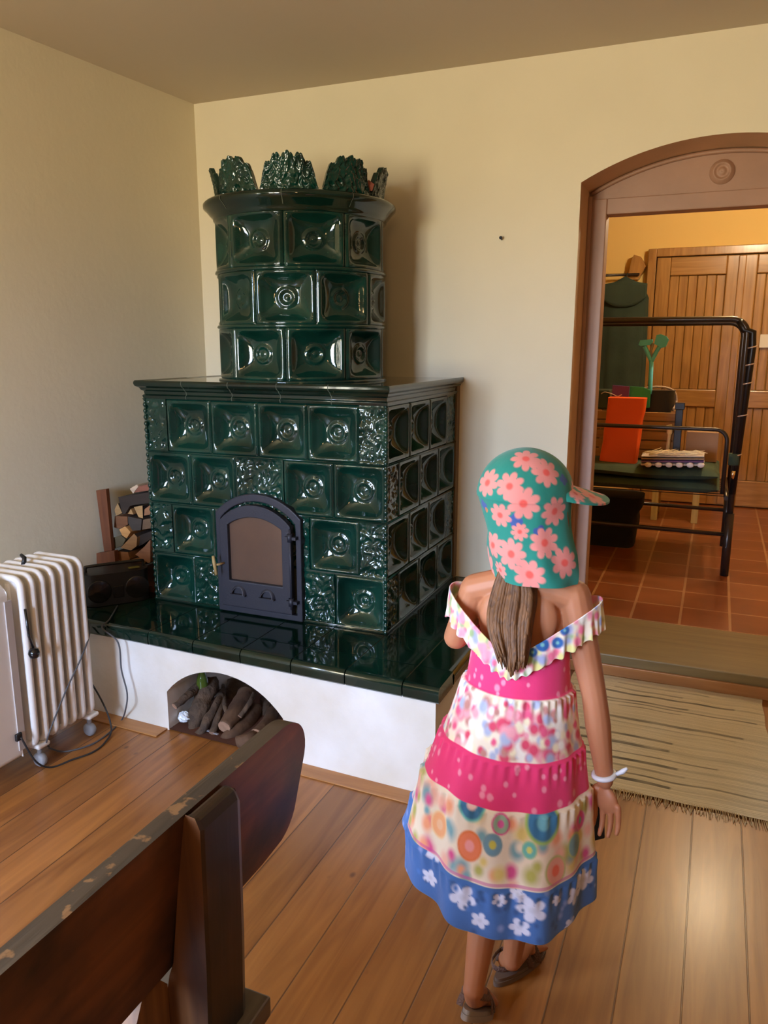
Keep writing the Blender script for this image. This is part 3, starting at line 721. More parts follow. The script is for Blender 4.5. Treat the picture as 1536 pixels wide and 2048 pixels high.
b.tube(smooth(pts), .003, 8); reparent(b.build('thermostat_cord', M_CORDG), rad)
b = MB(); p = PY(62, 1215, -1.60); q = PY(66, 1282, -1.60)
p = Vector((.377, p.y, p.z)); q = Vector((.382, q.y, q.z))
b.tube([Vector((.378, -1.635, .62)), Vector((.378, -1.63, .52)), Vector((.382, -1.62, .475))], .0045, 8); b.lathe([(0, -.02), (.016, -.014), (.020, 0), (.016, .014), (0, .02)], (.385, -1.622, .455), 14)
reparent(b.build('hanging_plug', M_BLACKG), rad)
# ---------------------------------------------------------------- radio on the slab
rd = thing('portable_radio', 'rounded black portable radio on the left end of the tiled slab', 'radio', (.150, -.945, ZB), radians(51))
def radp(b, w, d, h, z0, ins=0, mi=0, n=8):
    """rounded plan block"""
    r = min(w, d)*.36; out = []
    for cx, cy, a0 in ((w/2-r, d/2-r, 0), (-w/2+r, d/2-r, 90), (-w/2+r, -d/2+r, 180), (w/2-r, -d/2+r, 270)):
        for i in range(n+1):
            a = radians(a0+90*i/n); out.append((cx+r*cos(a), cy+r*sin(a)))
    b.prism(out, z0, z0+h, mi, 'z', True)
reparent(radcord.build('power_cord', M_CORDG), rd)
b = MB(); radp(b, .27, .135, .140, .002); b.build('case', M_BLACK, rd, bevel=.02, segs=4)
for s in (-1, 1):
    b = MB(); Mx = Matrix.Rotation(pi/2, 4, 'X'); b.lathe([(.050, -.001), (.050, .002), (.046, .003), (0, .004)], (s*.078, -.068, .068), 28, 0, Mx); b.build('speaker', M_BLACKG, rd)
b = MB(); b.box(-.022, .022, -.072, -.066, .03, .085); b.build('display', M_BLACKG, rd, bevel=.003)
b = MB(); pts = [(-.12, 0, .14), (-.12, 0, .158), (-.10, 0, .166), (.10, 0, .166), (.12, 0, .158), (.12, 0, .14)]; b.tube(smooth(pts, 5), .007, 8); b.build('carrying_handle', M_BLACK, rd)
b = MB(); b.box(.05, .095, -.055, -.035, .149, .152); tag(b.build('sticker', mat('olive_sticker', (.16, .15, .02), .6), rd), 'olive sticker on the top', None)
# ---------------------------------------------------------------- firewood stack left of the stove
fw = thing('firewood_rack', 'reddish brown wooden side boards of the firewood rack against the left wall', 'rack', (.0, -.75, ZB))
M_RACK = wood('rack_wood', (.20, .065, .022), (.11, .032, .012), .5, 'z')
def pyl(pts, y): return [(p.x, p.z) for p in (PY(180+u/6.827, 930+v/6.827, y) for u, v in pts)]
b = MB(); q = pyl([(115, 340), (250, 322), (330, 1170), (225, 1170)], -.80); b.prism(q, -.815, -.795)
reparent(b.build('side_board', M_RACK, bevel=.003), fw)
b = MB(); q = pyl([(88, 1205), (330, 1172), (345, 1340), (430, 1350), (430, 1470), (95, 1480)], -.84)
b.prism([(max(-.066, x), z) for x, z in q], -.84, -.815); reparent(b.build('front_board', M_RACK, bevel=.003), fw)
b = MB(); b.box(-.02, .296, -.80, -.45, ZB+.001, ZB+.03); reparent(b.build('base_board', M_RACK), fw)
M_LOG = {}
def logm(c, k=.7):
    key = tuple(round(x, 3) for x in c)
    if key not in M_LOG:
        M_LOG[key] = (wood('log_end', c, tuple(x*k for x in c), .8, 'x', 2), mat('log_bark', (.035, .02, .012), .9, var=.4, vscale=20, bump=.8, bscale=30))
    return M_LOG[key]
logs = [
 ('pinkish brown split log lying on top of the firewood stack', [(600, 375), (665, 290), (822, 258), (822, 345)], (.26, .09, .05), .0),
 ('small pale split log at the left end of the top of the stack', [(545, 325), (640, 268), (662, 300), (590, 388)], (.62, .46, .32), .0),
 ('wide dark bark-covered log just under the top of the stack', [(390, 440), (822, 372), (825, 520), (600, 545), (545, 560), (480, 670), (445, 660)], (.035, .020, .012), .0),
 ('narrow triangular tan log below the wide dark log', [(490, 660), (535, 550), (592, 675)], (.50, .27, .10), .02),
 ('tall bright tan log in the upper right of the stack', [(600, 575), (715, 556), (722, 750), (668, 720)], (.52, .29, .11), .03),
 ('rusty tan log touching the stove below the dark log', [(745, 605), (838, 535), (842, 672), (740, 690)], (.34, .15, .065), .01),
 ('yellowish log leaning on the side board high in the stack', [(335, 610), (378, 520), (438, 655), (355, 690)], (.38, .22, .085), .0),
 ('dark grey weathered log in the middle of the stack', [(520, 705), (705, 745), (690, 890), (580, 895), (525, 800)], (.055, .042, .032), .01),
 ('mid brown log left of the weathered grey one', [(340, 700), (510, 705), (515, 815), (400, 870), (330, 850)], (.22, .085, .03), .03),
 ('olive brown log at the right of the weathered grey one', [(710, 750), (840, 730), (840, 860), (700, 885)], (.16, .09, .045), .02),
 ('bright splintered orange log in the middle left of the stack', [(400, 880), (480, 838), (552, 915), (500, 1000), (440, 960)], (.62, .31, .10), .0),
 ('greenish grey log low at the left against the side board', [(232, 1020), (420, 960), (485, 1020), (440, 1100), (262, 1168)], (.13, .105, .055), .01),
 ('rounded tan half log in the lower middle of the stack', [(420, 1130), (600, 940), (642, 985), (632, 1110), (560, 1165)], (.34, .17, .062), .0),
 ('nearly black log low at the right beside the stove', [(655, 970), (835, 905), (840, 1000), (730, 1075), (660, 1110)], (.03, .018, .012), .02),
 ('reddish tan wedge log low against the stove corner', [(622, 1222), (740, 1120), (822, 1022), (822, 1330), (790, 1335)], (.33, .15, .075), .0),
 ('orange brown half round log at the bottom left of the stack', [(340, 1180), (515, 1190), (545, 1290), (500, 1350), (425, 1345)], (.30, .115, .03), .0),
 ('flat orange log at the bottom of the stack behind the radio', [(520, 1355), (560, 1290), (680, 1262), (760, 1325), (700, 1380)], (.34, .14, .035), .01),
]
lg = random.Random(3)
for lab, pl, c, dy in logs:
    y = -.80+dy+.004; q = pyl(pl, y); cx = sum(p[0] for p in q)/len(q); cz = sum(p[1] for p in q)/len(q)
    q = [(cx+(x-cx)*1.02, cz+(z-cz)*1.02) for x, z in q]
    q = [(min(x, SX0-.018), z) for x, z in q]
    b = MB(); n = len(q); L_ = .30+lg.random()*.05
    b.prism(q, y, y+L_)
    o = b.build('split_log', logm(c)[0], bevel=.004)
    o.data.materials.append(logm(c)[1])
    for pg in o.data.polygons:
        if abs(pg.normal.y) < .5 and lg.random() < .5: pg.material_index = 1
    tag(o, lab, 'log', 'split logs in the rack beside the stove')
# ---------------------------------------------------------------- branches in the niche
M_BARK = mat('branch_bark', (.13, .080, .048), .9, col2=(.045, .030, .022), vscale=16, bump=1., bscale=40)
M_BARK2 = mat('smooth_bark', (.14, .075, .040), .85, col2=(.075, .038, .022), vscale=10, bump=.5, bscale=30)
M_CUT = mat('cut_wood', (.34, .20, .13), .8, var=.2, vscale=40)
def branch(lab, pts, rs, mt, seed, cut=True):
    P_ = [Vector(p) for p in pts]; sp = smooth(P_, 6); n = len(sp); rr = []
    for i in range(n):
        t = i/(n-1)*(len(rs)-1); k = min(int(t), len(rs)-2); r = rs[k]*(1-(t-k))+rs[k+1]*(t-k); rr.append(r*(1+.10*noise.noise(Vector((i*.6, seed, 0)))))
    b = MB(); b.tube(sp, rr, 12, 0, caps=False)
    k_ = .45 if mt == M_BARK else .18
    for q_ in range(len(b.v)):
        c_ = sp[q_//12]; d_ = Vector(b.v[q_])-c_; b.v[q_] = tuple(c_+d_*(1+k_*noise.noise(Vector((d_.x*40+seed, d_.z*40, q_//12*.35)))))
    for idx, s in ((0, -1), (n-1, 1)):
        b.f.append([idx*12+k for k in range(12)][::s]); b.mi.append(1 if cut else 0); b.sm.append(False)
    tag(b.build('branch', [mt, M_CUT]), lab, 'branch', 'branches stored in the hearth niche')
def nq(u, v, y): return PY(300+u/4.8, 1300+v/4.8, y)
branch('dark thin branch slanting down to the left end of the niche', [nq(240, 545, -1.19), nq(350, 450, -1.13), nq(520, 310, -1.0)], [.014, .017, .02], M_BARK, 1)
branch('thick rough barked branch leaning left of the niche centre', [nq(400, 800, -1.15), nq(460, 600, -1.10), nq(545, 410, -1.03), nq(600, 330, -.96)], [.018, .034, .042, .036], M_BARK, 2)
branch('grey cracked branch with a ragged end in front of the thick rough one', [nq(470, 830, -1.17), nq(540, 700, -1.15), nq(640, 520, -1.07), nq(700, 400, -.95)], [.020, .018, .016, .014], M_BARK, 3)
branch('stout smooth branch with a pale round sawn end near the niche centre', [nq(710, 740, -1.15), nq(820, 600, -1.06), nq(930, 420, -.92)], [.027, .036, .04], M_BARK2, 4)
branch('smooth branch with a small sawn end lowest in the niche', [nq(680, 900, -1.17), nq(800, 800, -1.125), nq(930, 700, -1.03), nq(1010, 560, -.93)], [.021, .030, .034, .03], M_BARK2, 5)
branch('short knobbly branch lying at the foot of the smooth ones', [nq(840, 890, -1.19), nq(960, 850, -1.16), nq(1060, 780, -1.06)], [.025, .028, .024], M_BARK2, 6)
branch('brown branch slanting at the right end of the niche', [nq(1020, 820, -1.13), nq(1130, 700, -1.02), nq(1180, 600, -.9)], [.026, .026, .03], M_BARK2, 7)
branch('thin upright stick in the middle of the niche', [nq(740, 640, -1.11), nq(710, 480, -1.03), nq(700, 340, -.9)], [.008, .009, .008], M_BARK, 8)
branch('dark reddish branch at the back right of the niche', [nq(1060, 700, -.95), nq(1130, 560, -.9), nq(1090, 480, -.8)], [.02, .022, .02], M_BARK, 9)
branch('thin bent twig lying across the tops of the smooth branches', [nq(860, 640, -1.12), nq(960, 500, -1.06), nq(1000, 420, -.98)], [.009, .010, .009], M_BARK, 11)
branch('rough stick leaning between the ragged grey branch and the sawn ones', [nq(600, 800, -1.17), nq(660, 620, -1.1), nq(690, 430, -1.0)], [.012, .014, .014], M_BARK, 12)
branch('short dark log behind the other branches in the niche', [nq(650, 640, -.90), nq(760, 500, -.84), nq(840, 330, -.76)], [.045, .05, .05], M_BARK, 10)
b = MB(); c = nq(325, 640, -1.14)
rn = random.Random(5); vs = []
b.grid(lambda i, j: c+Vector((cos(2*pi*i/14)*sin(pi*j/9)*.026, sin(2*pi*i/14)*sin(pi*j/9)*.02, cos(pi*j/9)*.022))*(1+.35*noise.noise(Vector((i*1.3, j*1.1, 0)))), 14, 10, wrap=True, sm=False)
tag(b.build('plastic_bag', mat('crumpled_plastic', (.75, .82, .90), .25, coat=.5)), 'crumpled whitish plastic bag at the left end of the niche', 'bag')
b = MB(); c = PZ(300+350/4.8, 1300+560/4.8, .14); c = Vector((.655, -1.04, .012))
b.lathe([(0, 0), (.022, 0), (.025, .01), (.025, .14), (.020, .165), (.010, .19), (.010, .215), (0, .215)], c, 20)
tag(b.build('glass_bottle', mat('green_glass', (.06, .10, .012), .1, coat=.5)), 'green bottle standing behind the branches in the niche', 'bottle')
b = MB(); c = PZ(300+600/4.8, 1300+795/4.8, .012)
b.box(-.03, .03, -.004, .004, 0, .004, M=Matrix.Translation(c)@Matrix.Rotation(radians(-10), 4, 'Z')); tag(b.build('plastic_strip', mat('grey_strip', (.3, .3, .34), .4)), 'small grey plastic strip on the niche floor between branches', 'strip')
# ---------------------------------------------------------------- rag rug
RUX0, RUX1, RUY0, RUY1 = 2.00, 2.80, -.945, .02
rug = thing('rag_rug', 'beige woven rag rug with thin dark stripes and fringes on the floorboards', 'rug', (2.4, -.45, 0))
NX, NY = 90, 420
rr_ = random.Random(11); rowc = []
base = np.array(lin(200, 184, 148)); dark = np.array(lin(44, 38, 38))
stripe = {}
for y_, wd, st in ((.035, 1, .5), (.085, 1, .6), (.13, 2, .9), (.205, 2, .85), (.235, 1, .7), (.27, 1, .6), (.40, 2, .8), (.44, 1, .35), (.55, 2, .85), (.62, 2, .9), (.69, 1, .7), (.74, 2, .95), (.79, 1, .5), (.84, 1, .8), (.885, 3, 1.)):
    stripe[int((1-y_-.03)*NY)] = (wd, st)
cols = []
sc = [rr_.uniform(-.12, .12) for _ in range(NY)]
segs_ = {k: [(rr_.uniform(0, .3), rr_.uniform(.55, 1.0))] for k in stripe}
hgt = []
for j in range(NY):
    for i in range(NX):
        x = i/(NX-1); c = base*(1+sc[j]+.10*noise.noise(Vector((x*6, j*.35, 0))))
        for k, (wd, st) in stripe.items():
            if abs(j-k) <= wd+1:
                q = st*(1 if segs_[k][0][0] < x < segs_[k][0][1] else .25)*(.75+.4*noise.noise(Vector((x*9, k, 3))))
                c = c*(1-max(0, min(1, q)))+dark*max(0, min(1, q))
        cols.append(np.clip(c, 0, 1))
def RP(i, j):
    x, y = i/(NX-1), j/(NY-1)
    return Vector((RUX0+(RUX1-RUX0)*x+.010*noise.noise(Vector((i*.3, y*7, 5)))*(1 if i in (0, NX-1) else 0), RUY0+(RUY1-RUY0)*y+.012*noise.noise(Vector((x*4, y*3, 1))), .007+.0022*abs(sin(j*pi/4))+.004*noise.noise(Vector((x*6, y*9, 2)))))
b = MB(); b.grid(RP, NX, NY); 
o = b.build('woven_rug', vcol('rug_weave', .95, .6)); setcol(o, cols); reparent(o, rug)
M_FR = mat('fringe_cotton', lin(186, 160, 116), .95)
for y0, s in ((RUY0, -1), (RUY1, 1)):
    b = MB()
    for k in range(150):
        x = RUX0+(RUX1-RUX0)*(k+.5)/150; L_ = (.045 if s < 0 else .012)*(.7+.6*rr_.random()); dx = rr_.uniform(-.012, .012)
        b.tube([(x, y0-s*.006, .008), (x+dx*.5, y0+s*L_*.5, .006), (x+dx, y0+s*L_, .003)], [.0014, .0012, .0007], 4)
    reparent(tag(b.build('fringe', M_FR), None, None, None, 'stuff'), rug)
# ---------------------------------------------------------------- hall: lamp
lampo = thing('ceiling_lamp', 'round warm ceiling lamp in the hall behind the doorway', 'lamp', (2.75, 2.2, 2.80))
b = MB(); b.lathe([(0, 0), (.07, 0), (.07, -.02), (.02, -.03), (.02, -.06)], (0, 0, 0), 24); b.build('mount', M_IRON, lampo)
b = MB(); n = 16; b.lathe([(.11*sin(pi*i/n)+.0005, -.15+.11*cos(pi*i/n)) for i in range(n+1)], (0, 0, 0), 24)
b.build('globe', mat('lamp_glow', (1, .9, .7), .5, emit=((1.0, .80, .52), LAMP)), lampo)
pl_ = thing('pendant_lamp', 'round warm pendant lamp hanging in the room behind the viewer', 'lamp', (2.7, -4.5, H))
b = MB(); b.tube([(0, 0, -.001), (0, 0, -.50)], .004, 8); b.lathe([(0, -.002), (.05, -.002), (.05, -.02), (0, -.03)], (0, 0, 0), 20); b.build('flex', M_IRON, pl_)
b = MB(); n = 16; b.lathe([(.10*sin(pi*i/n)+.0005, -.60+.10*cos(pi*i/n)) for i in range(n+1)], (0, 0, 0), 24)
b.build('globe', mat('pendant_glow', (1, .9, .7), .5, emit=((1.0, .60, .26), ROOMLAMP)), pl_)
# ---------------------------------------------------------------- folding bed frame
BY = 1.65; FZ0 = .10
bed = thing('metal_bed_frame', 'dark tubular metal folding bed frame standing in the hall behind the doorway', 'bed', (1.9, 2.0, FZ0))
BX0, BX1 = 1.12, 2.645
def U(x0, x1, y, zb, zt, r, rad_=.10, zbl=None):
    p = [(x0, y, zb if zbl is None else zbl)]
    for i in range(7): a = radians(180-90*i/6); p.append((x0+rad_+rad_*cos(a), y, zt-rad_+rad_*sin(a)))
    for i in range(7): a = radians(90-90*i/6); p.append((x1-rad_+rad_*cos(a), y, zt-rad_+rad_*sin(a)))
    return p+[(x1, y, zb)]
for y in (BY, 2.45):
    b = MB(); b.tube(U(BX0, BX1, y, FZ0, 1.662, 0, .09), .0185, 14)
    hoop = reparent(b.build('end_hoop', M_TUBE), bed)
    b = MB(); b.tube(U(BX0+.06, BX1-.055, y-.025, .62, 1.012, 0, .07), .0125, 12); (sub(b.build('inner_hoop', M_TUBE), hoop) if y == BY else None)
    b = MB(); b.tube([(BX0, y, .372), (BX1, y, .362)], .0135, 12); sub(b.build('lower_rail', M_TUBE), hoop)
    for x in (BX0, BX1):
        b = MB(); b.tube([(x, y, FZ0+.001), (x, y, .50)], .026, 14); sub(b.build('foot_sleeve', M_TUBE), hoop)
b = MB(); b.tube([(BX1-.05, BY, 1.655), (BX1-.02, BY, 1.60), (BX1+.03, BY, 1.585), (BX1+.035, BY, 1.50), (BX1-.0, BY, .62)], .021, 12)
reparent(b.build('folding_arm', mat('dark_tube', (.015, .013, .013), .35, metal=.5)), bed)
for x in (BX0+.03, BX1-.03):
    b = MB(); b.tube([(x, BY, .590), (x, 2.45, .590)], .014, 10); reparent(b.build('side_rail', M_TUBE), bed)
b = MB()
for k in range(10): b.tube([(BX0+.03, BY+.06+.075*k, .592), (BX1-.03, BY+.06+.075*k, .592)], .003, 6)
reparent(b.build('spring_wires', M_TUBE), bed)
for z in (1.50, 1.40, 1.29, 1.10, .86):
    b = MB(); x = BX1+.033-.045*(1.5-z); b.tube([(x+.026*cos(a), BY+.026*sin(a), z+.006*cos(a)) for a in [2*pi*k/14 for k in range(14)]], .0045, 6, closed=True)
    tag(reparent(b.build('clip', mat('clip_metal', (.6, .5, .42), .3, metal=.6)), bed), 'bright metal clip round the tube', None)
b = MB(); b.tube([(BX1-.006, BY-.002, .80), (BX1-.008, BY-.002, .87)], .033, 14); reparent(b.build('green_sleeve', M_CUSH), bed)
b = MB(); b.tube([(BX1-.008, BY-.03, .72), (BX1-.004, BY-.035, .77)], .012, 10); reparent(b.build('latch', mat('latch_chrome', (.8, .75, .7), .15, metal=1)), bed)
# cushions
def cushion(lab, z0, z1, x0, x1, y0, y1, seed, bend):
    NXc, NYc = 60, 24; h = (z1-z0)/2; zc = (z0+z1)/2
    def shape(i, j, s):
        u = -1+2*i/(NXc-1); v = -1+2*j/(NYc-1)
        e = (max(0, 1-abs(u)**14)*max(0, 1-abs(v)**10))**.5
        sag = bend*(.5-.5*cos(u*5+seed))
        return Vector(((x0+x1)/2+u*(x1-x0)/2, (y0+y1)/2+v*(y1-y0)/2, zc+s*h*e*(1+.12*noise.noise(Vector((u*3, v*2, seed))))-sag))
    b = MB(); b.grid(lambda i, j: shape(i, j, 1), NXc, NYc); b.grid(lambda i, j: shape(i, j, -1), NXc, NYc, flip=True)
    tag(b.build('seat_cushion', M_CUSH), lab, 'cushion', 'green cushions on the bed frame')
cushion('upper dark green canvas cushion lying on the metal bed frame', 0.684, .752, 1.20, 2.565, 1.67, 2.38, 1.0, .012)
cushion('lower dark green canvas cushion directly on the bed springs', .600, .668, 1.20, 2.575, 1.67, 2.38, 2.2, .0)
# orange sheet bag
CTOP = .748
def bag(name, lab, cat, x0, x1, y0, y1, z0, z1, mt, wr=.008, open_=False):
    NUb, NVb = 64, 30; cx, cy = (x0+x1)/2, (y0+y1)/2
    def P(i, j):
        a = 2*pi*i/NUb; w = j/(NVb-1); c, s = cos(a), sin(a); k = .35
        X = abs(c)**k*(1 if c > 0 else -1)*(x1-x0)/2; Y = abs(s)**k*(1 if s > 0 else -1)*(y1-y0)/2
        f = 1-.04*sin(w*pi)*1+wr*6*noise.noise(Vector((c*1.5, s*1.5, w*5)))
        return Vector((cx+X*f-.03*(1-w), cy+Y*f, z0+(z1-z0)*w))
    b = MB(); b.grid(P, NUb, NVb, wrap=True)
    top = [P(i, NVb-1) for i in range(NUb)]; b.add(top, [tuple(range(NUb))], 0); b.add([P(i, 0) for i in range(NUb)], [tuple(range(NUb))], 0)
    return tag(b.build(name, mt), lab, cat)
bag('orange_bag', 'bright orange plastic bag standing upright on the green cushions', 'bag', 1.845, 2.090, 1.84, 1.99, CTOP-.004, 1.172, M_ORANGE)
b = MB(); b.prism([(1.855, 1.10), (1.965, 1.10), (1.965, 1.240), (1.855, 1.246)], 2.01, 2.03); tag(b.build('notebook', M_PURPLE, bevel=.004), 'purple plastic folder sticking up behind the orange bag', 'folder')
b = MB(); b.prism([(1.96, 1.10), (2.10, 1.10), (2.10, 1.215), (2.05, 1.235), (1.965, 1.240)], 2.04, 2.06); tag(b.build('folder', M_GRN2, bevel=.004), 'green plastic folder sticking up behind the orange bag', 'folder')
# wooden crate with rope
crate = thing('wooden_crate', 'light slatted wooden crate on the cushions behind the orange bag', 'crate', (2.05, 2.18, CTOP))
for k in range(5):
    z0 = CTOP+.004+k*.065
    b = MB(); b.box(1.72, 2.285, 2.075, 2.09, z0, z0+.056); b.box(1.72, 2.285, 2.30, 2.315, z0, z0+.056); b.box(2.270, 2.285, 2.09, 2.30, z0, z0+.056); b.box(1.72, 1.735, 2.09, 2.30, z0, z0+.056)
    reparent(b.build('slat', M_CRATE, bevel=.003), crate)
for x in (1.75, 2.235):
    b = MB(); b.box(x, x+.03, 2.092, 2.12, CTOP+.002, CTOP+.33); reparent(b.build('corner_post', M_CRATE), crate)
b = MB(); b.box(1.74, 2.265, 2.095, 2.295, CTOP+.006, CTOP+.016); reparent(b.build('crate_floor', M_CRATE), crate)
# black basket in the crate
b = MB(); radp(b, .21, .17, .15, 0); o = b.build('black_basket', M_BLACK, bevel=.01); o.location = (2.145, 2.195, 1.062); tag(o, 'black basket standing in the crate to the right of the orange bag', 'basket')
b = MB(); b.tube(smooth([(2.03, 2.17, 1.215), (2.10, 2.15, 1.232), (2.19, 2.16, 1.230), (2.245, 2.18, 1.20), (2.262, 2.18, 1.13), (2.25, 2.10, 1.09)]), .008, 8)
tag(b.build('rope', mat('pale_rope', (.45, .34, .26), .9, bump=.8, bscale=120)), 'pale rope lying over the rim of the black basket', 'rope')
b = MB(); b.tube(smooth([(1.78, 2.05, 1.185), (1.81, 2.0, 1.20), (1.86, 1.97, 1.19), (1.90, 1.93, 1.178), (1.93, 1.90, 1.19)]), .003, 6)
tag(b.build('string', mat('pale_string', (.6, .5, .42), .9)), 'thin pale string trailing over the left top of the orange bag', 'string')
b = MB(); b.box(1.70, 1.83, 2.10, 2.28, CTOP+.33, CTOP+.46); tag(b.build('storage_box', mat('dark_green_plastic', (.01, .03, .022), .4), bevel=.01), 'dark green box at the left end of the crate', 'box')
# toy windmill / Y-shaped teal tool
tl = thing('toy_shovel', 'turquoise forked plastic toy with two paddles standing up out of the basket', 'toy', (2.118, 2.11, 1.2))
def wy(u, v): return PY(1180+u/4.315, 640+v/4.315, 2.11)
b = MB(); b.tube([wy(520, 640), wy(520, 600), wy(530, 350)], [.010, .014, .015], 10); reparent(b.build('handle', M_TEAL), tl)
for pts in ([(530, 360), (500, 290), (470, 225)], [(530, 360), (570, 280), (600, 230)]):
    b = MB(); b.tube(smooth([wy(*p) for p in pts], 5), [.014]*11, 10); reparent(b.build('fork_arm', M_TEAL), tl)
b = MB(); b.tube([wy(535, 330), wy(525, 270), wy(545, 200)], .009, 8); reparent(b.build('centre_pin', mat('grey_pin', (.25, .26, .24), .4)), tl)
for pl in ([(420, 215), (435, 175), (540, 165), (545, 190), (520, 215), (440, 225)], [(555, 205), (575, 130), (610, 122), (660, 140), (682, 170), (655, 230), (620, 242)]):
    b = MB(); b.prism([(wy(*p).x, wy(*p).z) for p in pl], 2.095, 2.118); reparent(b.build('paddle', M_TEAL, bevel=.006, segs=3), tl)
# dark post strap and broom-like bits
b = MB(); b.box(2.268, 2.315, 2.02, 2.055, CTOP, 1.095); b.box(2.262, 2.322, 2.015, 2.06, 1.095, 1.14); tag(b.build('dark_post', mat('dark_blue_plastic', (.008, .010, .022), .4), bevel=.004), 'dark upright plastic post at the right end of the crate', 'post')
b = MB(); pts = [(2.235, 2.05, .76), (2.237, 2.045, .86), (2.24, 2.04, .95), (2.232, 2.04, .99)]; b.tube(smooth(pts), [.012]*18+[.02]*13, 8); tag(b.build('paint_brush', mat('cream_bristle', (.80, .66, .40), .8, bump=.5, bscale=100)), 'cream brush leaning on the crate beside the dark post', 'brush')
# rolled striped rug with fringe
rl = thing('folded_rug', 'folded white and purple woven rug with cream fringe on the green cushions', 'rug', (2.3, 1.80, CTOP))
RB = Vector((2.10, 1.78, CTOP+.006)); ang_ = radians(9)
def rp(x, y, z): return RB+Vector((x, y, z+x*.05))
b = MB(); NXr = 60
def prf(a, hgt_, dep): return (dep/2*cos(a), hgt_/2+hgt_/2*sin(a))
for k, (z0, hh, mi_) in enumerate(((0, .022, 0), (.022, .018, 1), (.040, .016, 2), (.056, .016, 0))):
    b.grid(lambda i, j: rp(.37*j/(NXr-1)+.006*noise.noise(Vector((j*.2, k, 0))), .11*cos(2*pi*i/20), z0+hh/2+hh*.55*sin(2*pi*i/20)), 20, NXr, mi_, wrap=True)
reparent(b.build('rug_layers', [mat('rug_white', (.62, .54, .46), .9), mat('rug_purple', (.19, .09, .22), .9), mat('rug_tan', (.45, .30, .16), .9)]), rl)
for k in range(6):
    b = MB(); c = rp(.045+.062*k, -.112, .012); b.lathe([(.0004, -.013), (.014, -.008), (.019, 0), (.014, .008), (.0004, .013)], c, 12, 0, Matrix.Rotation(pi/2, 4, 'X')@Matrix.Diagonal((1.2, .9, 1, 1)))
    reparent(b.build('white_spot', mat('rug_white_spot', (.78, .70, .62), .9)), rl)
b = MB()
for k in range(60):
    x = rr_.uniform(-.01, .30); y = rr_.uniform(-.11, .0); z = .073+rr_.uniform(0, .012); L_ = rr_.uniform(.06, .12)
    b.tube([rp(x, y, z), rp(x+L_*.5, y+rr_.uniform(-.01, .01), z+.006+rr_.uniform(0, .008)), rp(x+L_, y+rr_.uniform(-.02, .02), z+.004+rr_.uniform(-.006, .022))], [.003, .003, .0015], 5)
reparent(tag(b.build('fringe', mat('cream_fringe', (.85, .72, .45), .9)), None, None, None, 'stuff'), rl)
# cardboard box behind, small stool, black bag, coat
b = MB(); b.box(2.345, 2.545, 2.10, 2.34, CTOP, .945); tag(b.build('cardboard_box', M_CARD, bevel=.003), 'brown cardboard box on the cushions right of the dark post', 'box')
st = thing('small_stool', 'small yellow wooden stool standing behind the bed frame', 'stool', (2.28, 3.35, FZ0))
def boxc(b, x0, x1, y0, y1, z0, z1): b.box(x0, x1, y0, y1, z0, z1)
b = MB(); b.box(2.08, 2.46, 3.12, 3.52, .37, .41); reparent(b.build('seat', M_YWOOD, bevel=.005), st)
for x in (2.09, 2.40):
    for y in (3.13, 3.46):
        b = MB(); b.box(x, x+.05, y, y+.05, .1005, .37); reparent(b.build('leg', M_YWOOD, bevel=.004), st)
bag('travel_bag', 'black travel bag on the tiled floor under the left part of the bed frame', 'bag', 1.40, 2.09, 2.10, 2.44, .1, .46, mat('black_cloth', (.006, .006, .008), .9), .01)
cr_ = thing('coat_rail', 'wooden bracket holding a thin metal coat rail on the yellow hall wall', 'rail', (1.6, 4.0, 2.2))
b = MB(); b.tube([(1.0, 3.92, 2.12), (1.80, 3.92, 2.12)], .012, 10); reparent(b.build('rail', M_TUBE), cr_)
b = MB(); b.prism([(1.70, 2.08), (1.79, 2.08), (1.845, 2.19), (1.80, 2.27), (1.74, 2.29), (1.72, 2.24)], 3.95, 4.048); reparent(b.build('bracket', M_PINE, bevel=.006), cr_)
b = MB(); NUc, NVc = 80, 50
def CP(i, j):
    a = 2*pi*i/NUc; w = j/(NVc-1); c, s = cos(a), sin(a)
    hw = .20*(min(1, (w/.12))**.5*.72+.28) if w < .12 else .20-.0*w
    hw = max(hw, .05); dp = .07*(.5+.5*min(1, w/.15))
    f = 1+.05*sin(a*9+w*2)*min(1, w*2)
    return Vector((1.695+.015*w+hw*c*f, 3.84+dp*s*f, 2.10-1.30*w-.03*abs(c)*(1-w)))
b.grid(CP, NUc, NVc, wrap=True)
coat = tag(b.build('hanging_coat', M_COAT), 'long dark green coat hanging from the rail on the hall wall', 'coat')
b = MB(); b.grid(lambda i, j: Vector((1.695+.19*(-1+2*i/19), 3.77-.012*(1-(-1+2*i/19)**2), 2.06-.22*j/7*(1-.5*(-1+2*i/19)**2)-.03*abs(-1+2*i/19))), 20, 8); o = b.build('hood_flap', M_COAT, coat); sm_ = o.modifiers.new('s', 'SOLIDIFY'); sm_.thickness = .008
b = MB(); b.tube(smooth([(1.70, 3.84, 2.09), (1.70, 3.90, 2.12), (1.70, 3.92, 2.135), (1.70, 3.935, 2.12)], 4), .004, 6); b.build('coat_loop', M_COAT, coat)
b = MB(); p = PY(1522, 682, HALLY-.07); b.box(p.x-.01, p.x+.14, HALLY-.070, HALLY-.066, p.z-.055, p.z+.055); tag(b.build('paper_note', M_PAPER), 'blank white paper note fixed to the right leaf of the pine door', 'note')
